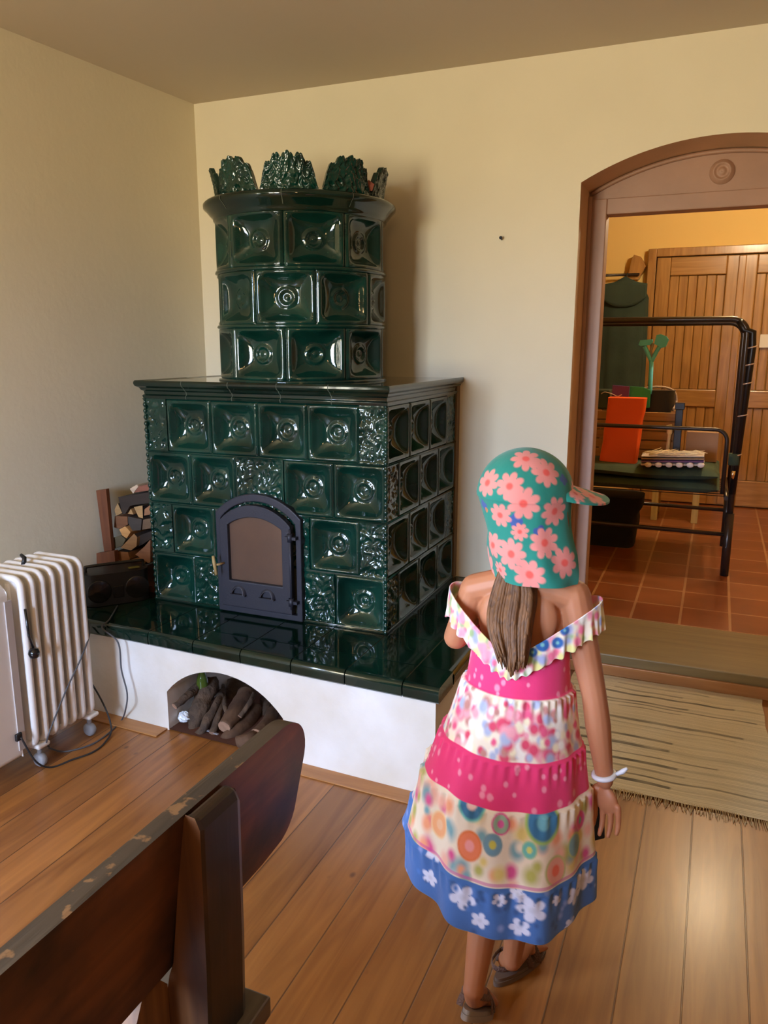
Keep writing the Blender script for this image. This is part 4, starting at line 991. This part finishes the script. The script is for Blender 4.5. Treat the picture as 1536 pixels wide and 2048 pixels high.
# ---------------------------------------------------------------- the girl
def proj(p):
    d = Vector(p)-CAM; z = d.dot(F_); return 768+FPX*d.dot(R_)/z, 1024-FPX*d.dot(U_)/z
girl = thing('person', 'child walking away in a tiered pink and blue floral dress and teal flowered cap', 'person', (2.14, -1.95, 0))
HC = Vector((2.160, -1.925, 1.192)); HD = Vector((.74, .67, -.02)).normalized(); HL = Vector((0, 0, 1)).cross(HD).normalized(); HU = HD.cross(HL).normalized()
def capsule(b, p, q, r0, r1, n=14):
    p, q = Vector(p), Vector(q); d = q-p; L_ = d.length; t = d/L_
    a = Vector((0, 0, 1)) if abs(t.z) < .9 else Vector((1, 0, 0)); u = a.cross(t).normalized(); v = t.cross(u)
    prof = [(-r0*cos(pi/2*i/4), r0*sin(pi/2*i/4)) for i in range(5)]+[(L_+r1*sin(pi/2*i/4), r1*cos(pi/2*i/4)) for i in range(5)]
    prof[0] = (prof[0][0], .0002); prof[-1] = (prof[-1][0], .0002)
    vs = [p+t*s+(u*cos(2*pi*k/n)+v*sin(2*pi*k/n))*r for s, r in prof for k in range(n)]
    m = len(prof); fs = [(i*n+k, i*n+(k+1) % n, (i+1)*n+(k+1) % n, (i+1)*n+k) for i in range(m-1) for k in range(n)]
    fs += [tuple(range(n))[::-1], tuple((m-1)*n+k for k in range(n))]
    b.add(vs, fs)
def ell(b, c, rx, ry, rz, X=X_, Y=Y_, Z=Z_, n=20, m=14):
    c = Vector(c); vs = []
    for i in range(m+1):
        a = pi*i/m; s = max(.002, sin(a))
        for k in range(n): vs.append(c+X*(rx*s*cos(2*pi*k/n))+Y*(ry*s*sin(2*pi*k/n))+Z*(rz*cos(a)))
    fs = [(i*n+k, (i+1)*n+k, (i+1)*n+(k+1) % n, i*n+(k+1) % n) for i in range(m) for k in range(n)]
    fs += [tuple(range(n)), tuple(m*n+k for k in range(n))[::-1]]
    b.add(vs, fs)
B = MB()
# head
ell(B, HC+HU*.012-HD*.008, .088, .076, .098, HD, HL, HU)
ell(B, HC+HD*.030-HU*.045, .050, .054, .055, HD, HL, HU)
ell(B, HC+HD*.058-HU*.082, .018, .022, .016, HD, HL, HU)          # chin
ell(B, HC+HD*.086-HU*.022, .012, .011, .013, HD, HL, HU, 12, 8)   # nose
capsule(B, HC+HD*.082+HU*.004, HC+HD*.088-HU*.02, .006, .009, 10)
for s in (-1, 1):
    ell(B, HC+HL*s*.035+HD*.058-HU*.030, .020, .018, .020, HD, HL, HU, 12, 8)   # cheeks
    ell(B, HC+HL*s*.071-HD*.006-HU*.018, .014, .006, .020, HD, HL, HU, 12, 8)   # ears
ell(B, HC+HD*.078-HU*.050, .009, .018, .005, HD, HL, HU, 12, 8); ell(B, HC+HD*.075-HU*.059, .009, .016, .006, HD, HL, HU, 12, 8)
NB = Vector((2.160, -1.945, 1.035))
capsule(B, HC-HD*.015-HU*.04, NB, .036, .039)
# torso
TX = Vector((1, .06, 0)).normalized(); TY = Vector((-.06, 1, 0))
ell(B, (2.160, -1.93, .945), .094, .060, .105, TX, TY)
ell(B, (2.160, -1.925, .850), .080, .060, .11, TX, TY)
ell(B, (2.155, -1.925, .72), .078, .060, .10, TX, TY)
ell(B, (2.155, -1.93, .625), .090, .070, .075, TX, TY)
SL, SR = Vector((2.058, -1.928, .990)), Vector((2.268, -1.925, 1.000))
capsule(B, NB+Vector((-.02, .0, -.012)), SL, .032, .034); capsule(B, NB+Vector((.02, 0, -.012)), SR, .032, .034)
ell(B, (2.118, -1.962, .950), .040, .021, .055); ell(B, (2.204, -1.960, .953), .040, .021, .055)   # shoulder blades
# arms
EL, WL = Vector((2.012, -1.915, .868)), Vector((2.070, -1.780, .905))
capsule(B, SL, EL, .034, .028); capsule(B, EL, WL, .028, .019)
ER, WR = Vector((2.322, -1.935, .792)), Vector((2.354, -1.925, .598))
capsule(B, SR, ER, .035, .026); capsule(B, ER, ER.lerp(WR, .35), .026, .027); capsule(B, ER.lerp(WR, .35), WR, .027, .018)
def hand(W0, D, A, N, curl, s=1., thumb=1):
    """W0 wrist, D pointing direction, A across the palm towards the thumb side, N palm normal"""
    D = D.normalized(); A = (A-D*A.dot(D)).normalized(); N = D.cross(A)*(1 if thumb > 0 else -1)
    P0 = W0+D*.032*s
    ell(B, P0, .027*s, .023*s, .0105*s, D, A, N, 16, 10)
    for k, (off, L_) in enumerate(((.0195, .044), (.0065, .049), (-.0065, .046), (-.0190, .036))):
        off *= 1.22
        p = W0+D*.048*s+A*off*s; spread = A*(off*.35)
        d1 = (D+spread*6+N*curl*.3).normalized(); q = p+d1*L_*.48*s
        d2 = (D+spread*4+N*curl*1.0).normalized(); r = q+d2*L_*.32*s
        d3 = (D*.8+spread*3+N*curl*1.5).normalized(); t = r+d3*L_*.25*s
        capsule(B, p-D*.012, q, .0061*s, .0056*s, 10); capsule(B, q, r, .0055*s, .0051*s, 10); capsule(B, r, t, .0050*s, .0044*s, 10)
    p = W0+D*.014*s+A*.018*s; q = p+(A*.8+D*.9+N*.3).normalized()*.028*s; r = q+(D*1.1+A*.15+N*.45).normalized()*.022*s
    capsule(B, p, q, .0085*s, .0072*s, 10); capsule(B, q, r, .0070*s, .0058*s, 10)
RHD = Vector((.10, .02, -1)); hand(WR+Vector((.002, 0, -.008)), RHD, Vector((-.88, .42, 0)), None, .34, 1.2, -1)
hand(WL, Vector((.75, .6, .12)), Vector((-.1, -.1, 1)), None, .7, 1.0)
# legs
LKT = PZ(938, 1835, .37); LA = PZ(947, 1978, .125)
RKT = PZ(1040, 1800, .37); RA = PZ(1022, 1926, .075)
RA = Vector((RA.x, RA.y+.01, RA.z))
HLp, HRp = Vector((2.118, -1.93, .60)), Vector((2.192, -1.925, .60))
LK = Vector((2.130, -1.975, .37)); RK = Vector((2.185, -1.855, .37))
capsule(B, HLp, LK, .052, .037); capsule(B, HRp, RK, .052, .037)
for K, A in ((LK, LA), (RK, RA)):
    mid = K.lerp(A, .35)+Vector((0, -.010, 0)); capsule(B, K, mid, .036, .037); capsule(B, mid, A, .036, .0225)
def foot(A, heel, toe):
    """heel and toe are points on the sole line"""
    d = (toe-heel).normalized(); up = Vector((0, 0, 1)); s = d.cross(up).normalized(); n_ = s.cross(d).normalized()
    capsule(B, A, heel+n_*.026+d*.022, .024, .023); capsule(B, heel+n_*.024+d*.024, heel+n_*.020+d*.11, .023, .020)
    capsule(B, A+d*.01, heel+n_*.022+d*.10, .022, .018)
    ell(B, heel+n_*.016+d*.118, .032, .031, .016, d, s, n_, 16, 10)
    for k in range(5):
        off = (-.026+.0128*k); L_ = (.160, .158, .153, .147, .140)[k]
        capsule(B, heel+n_*.014+d*.125+s*off*.9, heel+n_*.010+d*L_+s*off, .0095, .0075 if k else .009, 8)
RH = PZ(1000, 1950, .022); RT = PZ(1082, 1884, .022); RH = Vector((RH.x, RH.y, .022)); RT = Vector((RT.x, RT.y, .022)); rdir = (RT-RH).normalized()
LH = Vector((LA.x-.004, LA.y-.032, .098)); ldir = Vector((.03, .78, -.58)).normalized(); LH = LA+Vector((-.002, -.020, -.038))
foot(RA, RH+rdir*.004, RH+rdir*.18); foot(LA, LH, LH+ldir*.17)
raw = B.build('body_raw', [])
rm = raw.modifiers.new('r', 'REMESH'); rm.mode = 'VOXEL'; rm.voxel_size = .0024; rm.use_smooth_shade = True
sm = raw.modifiers.new('s', 'SMOOTH'); sm.factor = .5; sm.iterations = 7
dg = bpy.context.evaluated_depsgraph_get(); me = bpy.data.meshes.new_from_object(raw.evaluated_get(dg)); bpy.data.objects.remove(raw)
M_SKIN, nt, pb = new('skin'); pb.inputs['Base Color'].default_value = (.46, .185, .088, 1); pb.inputs['Roughness'].default_value = .5
pb.inputs['Subsurface Weight'].default_value = .15; pb.inputs['Subsurface Radius'].default_value = (.02, .008, .004); pb.inputs['Subsurface Scale'].default_value = .4
me.materials.clear(); me.materials.append(M_SKIN)
for p in me.polygons: p.use_smooth = True
bo = bpy.data.objects.new('body', me); COL.objects.link(bo); reparent(bo, girl)
for s in (-1, 1):
    b = MB(); c = HC+HL*s*.030+HD*.072-HU*.002; n = 14
    MBv = MB(); vs = []
    ellm = [(0.0003 if i in (0, 8) else .011*sin(pi*i/8), .011*cos(pi*i/8)) for i in range(9)]
    Mr = Matrix((HL, HU, HD)).transposed()
    b.lathe(ellm[:1]+ellm[1:], c, 14, 0, Mr); b.lathe([(.0001, .0112), (.0045, .0104), (.0052, .0100)], c, 14, 1, Mr)
    reparent(b.build('eye', [mat('eye_white', (.8, .78, .75), .2), mat('iris', (.06, .03, .015), .2)]), girl)
# hair
M_HAIR = wood('brown_hair', (.20, .085, .026), (.075, .030, .010), .6, 'z', 4, bump=.5)
b = MB(); hr = random.Random(9)
tip = Vector((2.182, -2.055, .858))
for k in range(110):
    a = hr.uniform(-1, 1); dpt = hr.uniform(-1, 1)
    s0 = HC-HD*.030+HL*(a*.03)+Vector((0, -.01, -.06)); n0 = Vector((2.155+.036*a, -1.980+.010*dpt, 1.030))
    m0 = Vector((2.156+.042*a, -2.018+.010*dpt, .955)); t0 = Vector((2.172+.028*a, -2.052+.008*dpt, .868+.022*abs(a)+hr.uniform(-.012, .02)))
    b.tube(smooth([s0, n0, m0, t0], 5), [.005, .006, .006, .0062, .0062, .0062, .0062, .0062, .0062, .006, .0055, .005, .0045, .0035, .0025, .001], 6)
for pts in ([HC+HD*.04-HL*.072-HU*.01, HC+HD*.045-HL*.072-HU*.07, HC+HD*.01-HL*.070-HU*.13], [HC+HD*.03-HL*.068-HU*.02, HC+HD*.025-HL*.070-HU*.08, HC+HD*.02-HL*.062-HU*.15], [HC+HD*.04+HL*.062-HU*.01, HC+HD*.035+HL*.062-HU*.07, HC+HD*.03+HL*.058-HU*.11]):
    for q in range(4):
        o_ = Vector((hr.uniform(-.008, .008), hr.uniform(-.008, .008), 0)); sp = smooth([p+o_ for p in pts], 5); b.tube(sp, [.007]*(len(sp)-3)+[.005, .003, .001], 6)
ell(b, HC+HU*.008-HD*.012, .080, .074, .096, HD, HL, HU, 28, 18); 
ell(b, HC-HD*.024-HU*.035, .044, .048, .060, HD, HL, HU, 24, 16)
reparent(b.build('hair', M_HAIR), girl)
# ---- cap
def flower_paint(co, cols, c, Rr, pet, cen, npet=8, phase=0, nrm=None, depth=.7, soft=.12, cr=.24):
    """paint a daisy on vertices near c, measured in the tangent plane"""
    c = np.array(c); nrm = np.array(nrm)/np.linalg.norm(nrm); a = np.cross(nrm, (0.13, .2, 1.)); a /= np.linalg.norm(a); bb = np.cross(nrm, a)
    d = co-c; x, y, z = d@a, d@bb, d@nrm; r = np.hypot(x, y); th = np.arctan2(y, x)+phase
    lim = Rr*(1-depth*.62+depth*.62*np.abs(np.cos(th*npet/2))**.6)
    msk = np.clip((lim-r)/(Rr*soft)+.5, 0, 1)*(np.abs(z) < Rr*1.6)
    cols[:] = cols*(1-msk[:, None])+np.array(pet)*msk[:, None]
    m2 = np.clip((Rr*cr-r)/(Rr*soft)+.5, 0, 1)*(np.abs(z) < Rr*1.6); cols[:] = cols*(1-m2[:, None])+np.array(cen)*m2[:, None]
def blobs(co, cols, pts, rad_, palette, rg, soft=.4):
    for p in pts:
        c = palette[rg.randrange(len(palette))]; R1 = rad_*rg.uniform(.6, 1.3); d = np.sqrt((((co-np.array(p))**2)*np.array([1, 1, .6])).sum(1))
        msk = np.clip((R1-d)/(R1*soft), 0, 1)[:, None]; cols[:] = cols*(1-msk)+np.array(c)*msk
TEAL = np.array((.010, .215, .165)); PINK = np.array((.72, .25, .22)); RED = np.array((.75, .09, .07)); NAVY = np.array((.04, .09, .30))
NUh, NVh = 300, 170
def hat_pt(i, j):
    a = -pi+2*pi*i/NUh; w = j/(NVh-1)      # a = 0 at the face
    aa = abs(a); side = min(1, max(0, (aa-.80)/.30)); side = side*side*(3-2*side)
    bottom = .016-.186*side
    top = .112
    k = w**.85; 
    if w < .45:
        t = w/.45*pi/2; r = sin(t); u = .012+(top-.012)*cos(t)
    else:
        t = (w-.45)/.55; r = 1; u = .012+(bottom-.012)*t
    R1 = .1000
    if u < .012:
        q = (.012-u)/.19
        R1 = .0985-.007*sin(min(1, q/.62)*pi)-.004*max(0, q-.55)*2.0
    wr = .0035*noise.noise(Vector((cos(a)*2.5, sin(a)*2.5, u*16)))*min(1, w*2)+.004*side*sin(a*7+u*30)*max(0, t if w >= .45 else 0)*.7
    rr = R1*r+wr
    back = -.018*max(0, -u/.17)*0
    low = max(0, .02-u)/.19
    return HC+HD*(cos(a)*rr*1.02-.004)+HL*(sin(a)*rr*.94)+HU*(u+.010*low)+R_*(.040*low)
hm = MB(); hm.grid(hat_pt, NUh, NVh, wrap=True)
M_HAT = vcol('cap_cotton', .85, .15, .2)
cap = hm.build('sun_cap', M_HAT); co = np.array([tuple(v.co) for v in cap.data.vertices]); cols = np.tile(TEAL, (len(co), 1)).astype(float)
nm = np.array([tuple(v.normal) for v in cap.data.vertices]); 
ctr = np.array(HC)
pj = np.array([proj(p) for p in co]); view = np.array([tuple((CAM-Vector(p)).normalized()) for p in co])
def spot(co, nm_out, u, v):
    d = np.hypot(pj_[:, 0]-u, pj_[:, 1]-v)+np.where((nm_out*view_).sum(1) > .0, 0, 1e4); return int(d.argmin())
out = co-ctr; out[:, 2] *= .3; out /= np.linalg.norm(out, axis=1)[:, None]
pj_, view_ = pj, view
hf_ = [(1047, 1008, .040, .2), (1052, 918, .036, .5), (1018, 972, .034, .9), (975, 965, .034, .1), (1093, 945, .036, .7), (1110, 1022, .036, 1.1), (1000, 1030, .030, .3), (1022, 1108, .037, .6), (1090, 1085, .036, .2), (1060, 1150, .038, .8), (1130, 1125, .036, .0), (985, 1090, .032, .4), (1040, 1063, .022, .4), (1150, 985, .03, .5), (1000, 1140, .022, .2)]
for (u, v, R1, ph) in [(1030, 1042, .016, 0), (1080, 1063, .014, 0), (968, 1010, .012, 0), (1128, 960, .012, 0)]:
    k = spot(co, out, u, v); flower_paint(co, cols, co[k], R1, NAVY, NAVY, 4, ph, out[k])
for (u, v, R1, ph) in hf_:
    k = spot(co, out, u, v); nn = out[k].copy()
    if v < 930: nn[2] += 1.2
    flower_paint(co, cols, co[k], R1*.84, PINK, RED, 8, ph, nn)
hg_ = random.Random(4)
for k in range(16):     # far side of the cap
    a = hg_.uniform(-pi, pi); p = hat_pt(int((a+pi)/(2*pi)*NUh) % NUh, hg_.randrange(60, 165)); q = np.array(p)-ctr
    if np.dot(q, np.array(CAM)-ctr) > -0.02: continue
    flower_paint(co, cols, np.array(p), .030, PINK, RED, 8, a, q)
setcol(cap, cols); reparent(cap, girl)
vm = MB(); NUv, NVv = 90, 40
def vis(i, j, s=0):
    a = -1.15+2.3*i/(NUv-1); w = j/(NVv-1); e = max(0, 1-(abs(a)/1.15)**2.2)
    ext = .092*w*(e**.6)
    return HC+HD*(cos(a)*(.096+ext)-.002)+HL*(sin(a)*(.090+ext*.55))+HU*(.034-.026*w*e+.010*(abs(a)/1.15)**2*0-.018*abs(sin(a))*w+s)
vm.grid(vis, NUv, NVv); vm.grid(lambda i, j: vis(i, j, -.004), NUv, NVv, flip=True); vm.grid(lambda i, j: vis(i, NVv-1, -.004*j), NUv, 2)
viso = vm.build('cap_visor', M_HAT); co = np.array([tuple(v.co) for v in viso.data.vertices]); cols = np.tile(TEAL, (len(co), 1)).astype(float)
for (i, j, R1) in ((22, 22, .030), (48, 30, .034), (70, 16, .028), (60, 38, .018), (34, 8, .022), (10, 10, .02)):
    flower_paint(co, cols, np.array(vis(i, j)), R1, PINK, RED if j > 14 else RED*.8, 8, i, np.array(HU))
flower_paint(co, cols, np.array(vis(45, 39)), .012, NAVY, NAVY, 4, 0, np.array(HU))
setcol(viso, cols); sub(viso, cap)
# ---- dress
M_DRESS = vcol('dress_cotton', .9, .12, .2)
#           z      cx     cy      a     b
LEV = [(.880, 2.163, -1.935, .102, .082), (.800, 2.160, -1.937, .112, .090), (.795, 2.160, -1.937, .122, .096), (.675, 2.150, -1.942, .150, .122),
       (.670, 2.149, -1.942, .158, .128), (.580, 2.140, -1.945, .178, .145), (.574, 2.139, -1.945, .186, .150), (.425, 2.134, -1.950, .201, .162), (.419, 2.134, -1.950, .205, .165), (.312, 2.138, -1.950, .202, .164)]
NUd, NVd = 460, 250
zs = [l[0] for l in LEV]
def lev(z):
    for k in range(len(LEV)-1):
        if LEV[k][0] >= z >= LEV[k+1][0]:
            t = (LEV[k][0]-z)/(LEV[k][0]-LEV[k+1][0]); return [LEV[k][m]*(1-t)+LEV[k+1][m]*t for m in range(5)]
    return LEV[0] if z > LEV[0][0] else LEV[-1]
def dress_pt(a, w):
    z = .880+(.318-.880)*w; _, cx, cy, ra, rb = lev(z)
    top = max(0, 1-w/.14); z2 = z+top*(.030*max(0, sin(a))+.02*abs(cos(a)))
    f = w**1.15
    pl = 1+f*(.045*sin(a*7+.6+w*.8)+.028*sin(a*13+2.1-w)+.020*noise.noise(Vector((cos(a)*3, sin(a)*3, w*2))))
    # gathers under each seam
    for s_ in (.795, .67, .574, .419):
        q = (s_-z)/.05
        if 0 < q < 1: pl += .016*(1-q)*sin(a*44+s_*50)
    sw = exp(-((a-2.55)/.55)**2)*f**3           # the hem swings out in front on the left
    ra2, rb2 = ra*pl*(1+.42*sw), rb*pl*(1+.42*sw)
    bl = exp(-((a+pi-.55)/.5)**2)*f**3 if a < 0 else 0
    return Vector((cx+ra2*cos(a)-.012*bl, cy+rb2*sin(a), z2+.055*sw*1.0+.018*sin(a*2+.9)*f**2-(.014*f*f)*(1-sin(a))*.5))
dm = MB(); dm.grid(lambda i, j: dress_pt(-pi+2*pi*i/NUd, j/(NVd-1)), NUd, NVd, wrap=True)
dress = dm.build('sundress', M_DRESS); co = np.array([tuple(v.co) for v in dress.data.vertices]); N_ = len(co)
wv = np.repeat(np.arange(NVd)/(NVd-1), NUd); zz = .880+(.312-.880)*wv; aa = np.tile(-pi+2*pi*np.arange(NUd)/NUd, NVd)
HOT = np.array(lin(228, 52, 112)); LPK = np.array(lin(240, 140, 165)); CREAM = np.array(lin(238, 222, 200)); BLUE = np.array(lin(62, 104, 168)); WHT = np.array(lin(215, 215, 235))
cols = np.tile(HOT, (N_, 1)).astype(float)
nout = np.stack([np.cos(aa), np.sin(aa), 0*aa], 1); pj_ = np.array([proj(p) for p in co]); view_ = np.array([tuple((CAM-Vector(p)).normalized()) for p in co])
t2 = (zz < .7975) & (zz >= .6725); t4 = (zz < .577) & (zz >= .422); t5 = zz < .422; t13 = ~(t2 | t4 | t5)
dg_ = random.Random(21)
def rand_pts(mask, n): idx = np.nonzero(mask)[0]; return [co[idx[dg_.randrange(len(idx))]] for _ in range(n)]
def sub_paint(mask, fn):
    idx = np.nonzero(mask)[0]; c2 = cols[idx].copy(); fn(co[idx], c2); cols[idx] = c2
# pink tiers with pale dabs
sub_paint(t13, lambda c, k: blobs(c, k, rand_pts(t13, 150), .0065, [LPK], dg_, .5))
# white tier with small soft blossoms
cols[t2] = CREAM*.98
sub_paint(t2, lambda c, k: blobs(c, k, rand_pts(t2, 620), .0125, [lin(228, 90, 130), lin(236, 160, 170), lin(240, 232, 222), lin(240, 232, 222), lin(170, 178, 205), lin(190, 130, 120), lin(240, 225, 190), lin(214, 70, 100)], dg_, .6))
# cream tier
cols[t4] = CREAM
sub_paint(t4, lambda c, k: blobs(c, k, rand_pts(t4, 210), .020, [CREAM, CREAM, lin(226, 200, 120), lin(240, 160, 120), lin(180, 175, 90), lin(215, 80, 140), lin(120, 165, 175), lin(238, 180, 160)], dg_, .7))
def paint4(c, k):
    for (u, v, R1, pc, cc, ring_) in [(1088, 1645, .034, lin(58, 118, 160), lin(110, 175, 190), lin(160, 190, 90)), (945, 1608, .027, lin(56, 112, 150), lin(230, 190, 180), lin(110, 190, 180)), (940, 1692, .024, lin(238, 130, 90), lin(244, 160, 160), lin(230, 120, 60)), (1112, 1742, .024, lin(230, 160, 140), lin(240, 110, 80), lin(190, 190, 120)), (1002, 1648, .017, lin(150, 180, 150), lin(214, 90, 150), lin(220, 60, 140)), (985, 1690, .018, lin(110, 150, 170), lin(200, 190, 80), lin(120, 150, 160)), (1150, 1690, .02, lin(120, 160, 165), lin(110, 150, 160), lin(180, 190, 110)), (880, 1650, .022, lin(240, 170, 120), lin(240, 190, 150), lin(240, 200, 150)), (1160, 1640, .015, lin(220, 80, 150), lin(120, 170, 180), lin(220, 120, 170)), (1060, 1700, .014, lin(110, 190, 180), lin(220, 220, 120), lin(160, 200, 160))]:
        q = spot(co, nout, u, v); ctr_ = co[q]
        d = np.sqrt(((c-ctr_)**2*np.array([1, 1, .62])).sum(1))
        for rr2, col2 in ((R1*1.12, ring_), (R1*.95, pc), (R1*.42, cc)):
            msk = np.clip((rr2-d)/(R1*.16)+.5, 0, 1)[:, None]; k[:] = k*(1-msk)+np.array(col2)*msk
sub_paint(t4, paint4)
# blue tier with white daisies and a magenta seam
cols[t5] = BLUE
def paint5(c, k):
    for (u, v, R1) in [(925, 1795, .030), (1065, 1822, .030), (1040, 1855, .022), (868, 1700, .026), (1150, 1790, .024), (860, 1755, .02), (1000, 1800, .016), (1035, 1790, .018), (1150, 1858, .018), (840, 1590, .02), (960, 1840, .020), (1115, 1800, .013)]:
        q = spot(co, nout, u, v); flower_paint(c, k, co[q], R1, WHT, WHT*.85, 5, u*.1, nout[q], .9, .2)
    for p in rand_pts(t5 & (aa > -.3), 22):
        flower_paint(c, k, p, .024, WHT, WHT*.85, 5, p[0]*30, (p-np.array([2.13, -1.95, p[2]]))+1e-6, .9, .2)
    blobs(c, k, rand_pts(t5, 120), .008, [BLUE*.6, BLUE*1.3, lin(130, 150, 205)], dg_, .8)
sub_paint(t5, paint5)
seam = (zz < .432) & (zz > .424); cols[seam] = cols[seam]*.4+np.array(lin(200, 60, 150))*.6
setcol(dress, np.clip(cols, 0, 1)); reparent(dress, girl)
so = dress.modifiers.new('thick', 'SOLIDIFY'); so.thickness = .002; so.offset = -1
# ruffle band round the shoulders
NUr, NVr = 520, 26
def ruf(i, j):
    a = -pi+2*pi*i/NUr; w = j/(NVr-1); c, s = cos(a), sin(a)
    side = abs(c)**1.6; bk = max(0, -s)
    zt = .892+.098*side+.03*max(0, s); 
    if c > 0: zt += .006*side
    rx = .112+.052*side; ry = .094+.004*side
    h = .052+.010*side; fl = (1+.022*sin(a*30+w)*w+.018*sin(a*47+1)*w)
    rx2 = rx*(1+.02*w*side)*fl; ry2 = ry*(1+.06*w)*fl
    ang = a
    return Vector((2.162+rx2*cos(ang), -1.935+ry2*sin(ang)+.012*side, zt-h*w+.003*sin(a*41)*w))
b = MB(); b.grid(ruf, NUr, NVr, wrap=True)
rf = b.build('ruffle', M_DRESS); co = np.array([tuple(v.co) for v in rf.data.vertices]); cols = np.tile(CREAM*.97, (len(co), 1)).astype(float)
allm = np.ones(len(co), bool)
blobs(co, cols, [co[dg_.randrange(len(co))] for _ in range(620)], .011, [lin(236, 150, 165), lin(240, 232, 222), lin(225, 215, 140), lin(160, 165, 200), lin(228, 110, 140), lin(235, 225, 200), lin(150, 170, 120)], dg_, .6)
pj_ = np.array([proj(p) for p in co])
for u, v, R1 in ((1085, 1290, .016), (1115, 1285, .014), (1065, 1305, .012), (1130, 1262, .012)):
    d = np.hypot(pj_[:, 0]-u, pj_[:, 1]-v)+1e3*(co[:, 1] > -1.95); q = int(d.argmin()); d = np.sqrt(((co-co[q])**2).sum(1)); msk = np.clip((R1-d)/.004, 0, 1)[:, None]; cols = cols*(1-msk)+np.array(lin(45, 95, 160))*msk
    msk = np.clip((R1*.35-d)/.003, 0, 1)[:, None]; cols = cols*(1-msk)+np.array(lin(120, 180, 180))*msk
setcol(rf, np.clip(cols, 0, 1)); sub(rf, dress); so = rf.modifiers.new('thick', 'SOLIDIFY'); so.thickness = .0025
# bracelet
b = MB(); c = ER.lerp(WR, .93); t = (WR-ER).normalized(); u = t.cross(Y_).normalized(); v = t.cross(u)
b.tube([c+(u*cos(2*pi*k/24)+v*sin(2*pi*k/24))*.0215 for k in range(24)], .006, 8, closed=True)
b.tube([c+u*.022, c+u*.040-t*.010, c+u*.050-t*.018], [.004, .006, .003], 6)
reparent(b.build('bracelet', mat('white_band', (.75, .78, .85), .4)), girl)
# sandals
M_SOLE = mat('sandal_sole', (.16, .11, .085), .6); M_STRAP = mat('glitter_strap', (.20, .12, .10), .35, metal=.3, bump=.8, bscale=300)
def sandal(heel, d, mt_sole, lab):
    up = Vector((0, 0, 1)); s = d.cross(up).normalized(); n_ = s.cross(d).normalized()
    b = MB(); out = []
    L_ = .192
    for k in range(36):
        a = 2*pi*k/36; x = cos(a); y = sin(a); wd = .030+.006*x; out.append((L_/2*x+L_/2-.016, wd*y*(1 if abs(x) < .9 else 1)))
    for z0, z1, sc_ in ((-.020, -.008, 1), (-.008, .001, .95)):
        vs = [heel+d*((x-L_/2+.016)*sc_+L_/2-.016)+s*y*sc_+n_*z for z in (z0, z1) for x, y in out]; n = 36
        b.add(vs, [tuple(range(n))[::-1], tuple(range(n, 2*n))], 0); b.add(vs, [(i, (i+1) % n, (i+1) % n+n, i+n) for i in range(n)], 0, True)
    so_ = reparent(b.build('sandal', mt_sole), girl)
    for (t, h, tilt) in ((.060, .046, .02), (.118, .032, -.01)):
        q = MB(); pts = [heel+d*(t+tilt*cos(pi*k/14))+s*(.033*cos(pi*k/14))+n_*(h*sin(pi*k/14)*1.05-.004) for k in range(15)]
        q.tube(pts, .0095, 8, flat=.22); sub(q.build('strap', M_STRAP), so_)
    q = MB(); pts = [heel+d*(.045-.062*sin(pi*k/14))+s*(.031*cos(pi*k/14))+n_*(.030+.004*sin(pi*k/14)) for k in range(15)]; q.tube(pts, .007, 8, flat=.3); sub(q.build('strap', M_STRAP), so_)
sandal(Vector((RH.x, RH.y, .0215))-rdir*.004, rdir, M_SOLE, '')
sandal(LH-ldir*.004, ldir, mat('sandal_sole_grey', (.30, .25, .22), .6), '')
# dark phone in the right hand
b = MB(); c = WR+Vector((-.022, .026, -.104)); Mx = Matrix.Translation(c)@Matrix.Rotation(radians(-48), 4, 'Z')@Matrix.Rotation(radians(-8), 4, 'Y')
b.box(-.006, .006, -.030, .026, -.058, .040, M=Mx)
ph = b.build('dark_pouch', mat('navy_cloth', (.010, .018, .035), .6), bevel=.004); tag(ph, 'small dark navy case held in the right hand of the walking child', 'case')
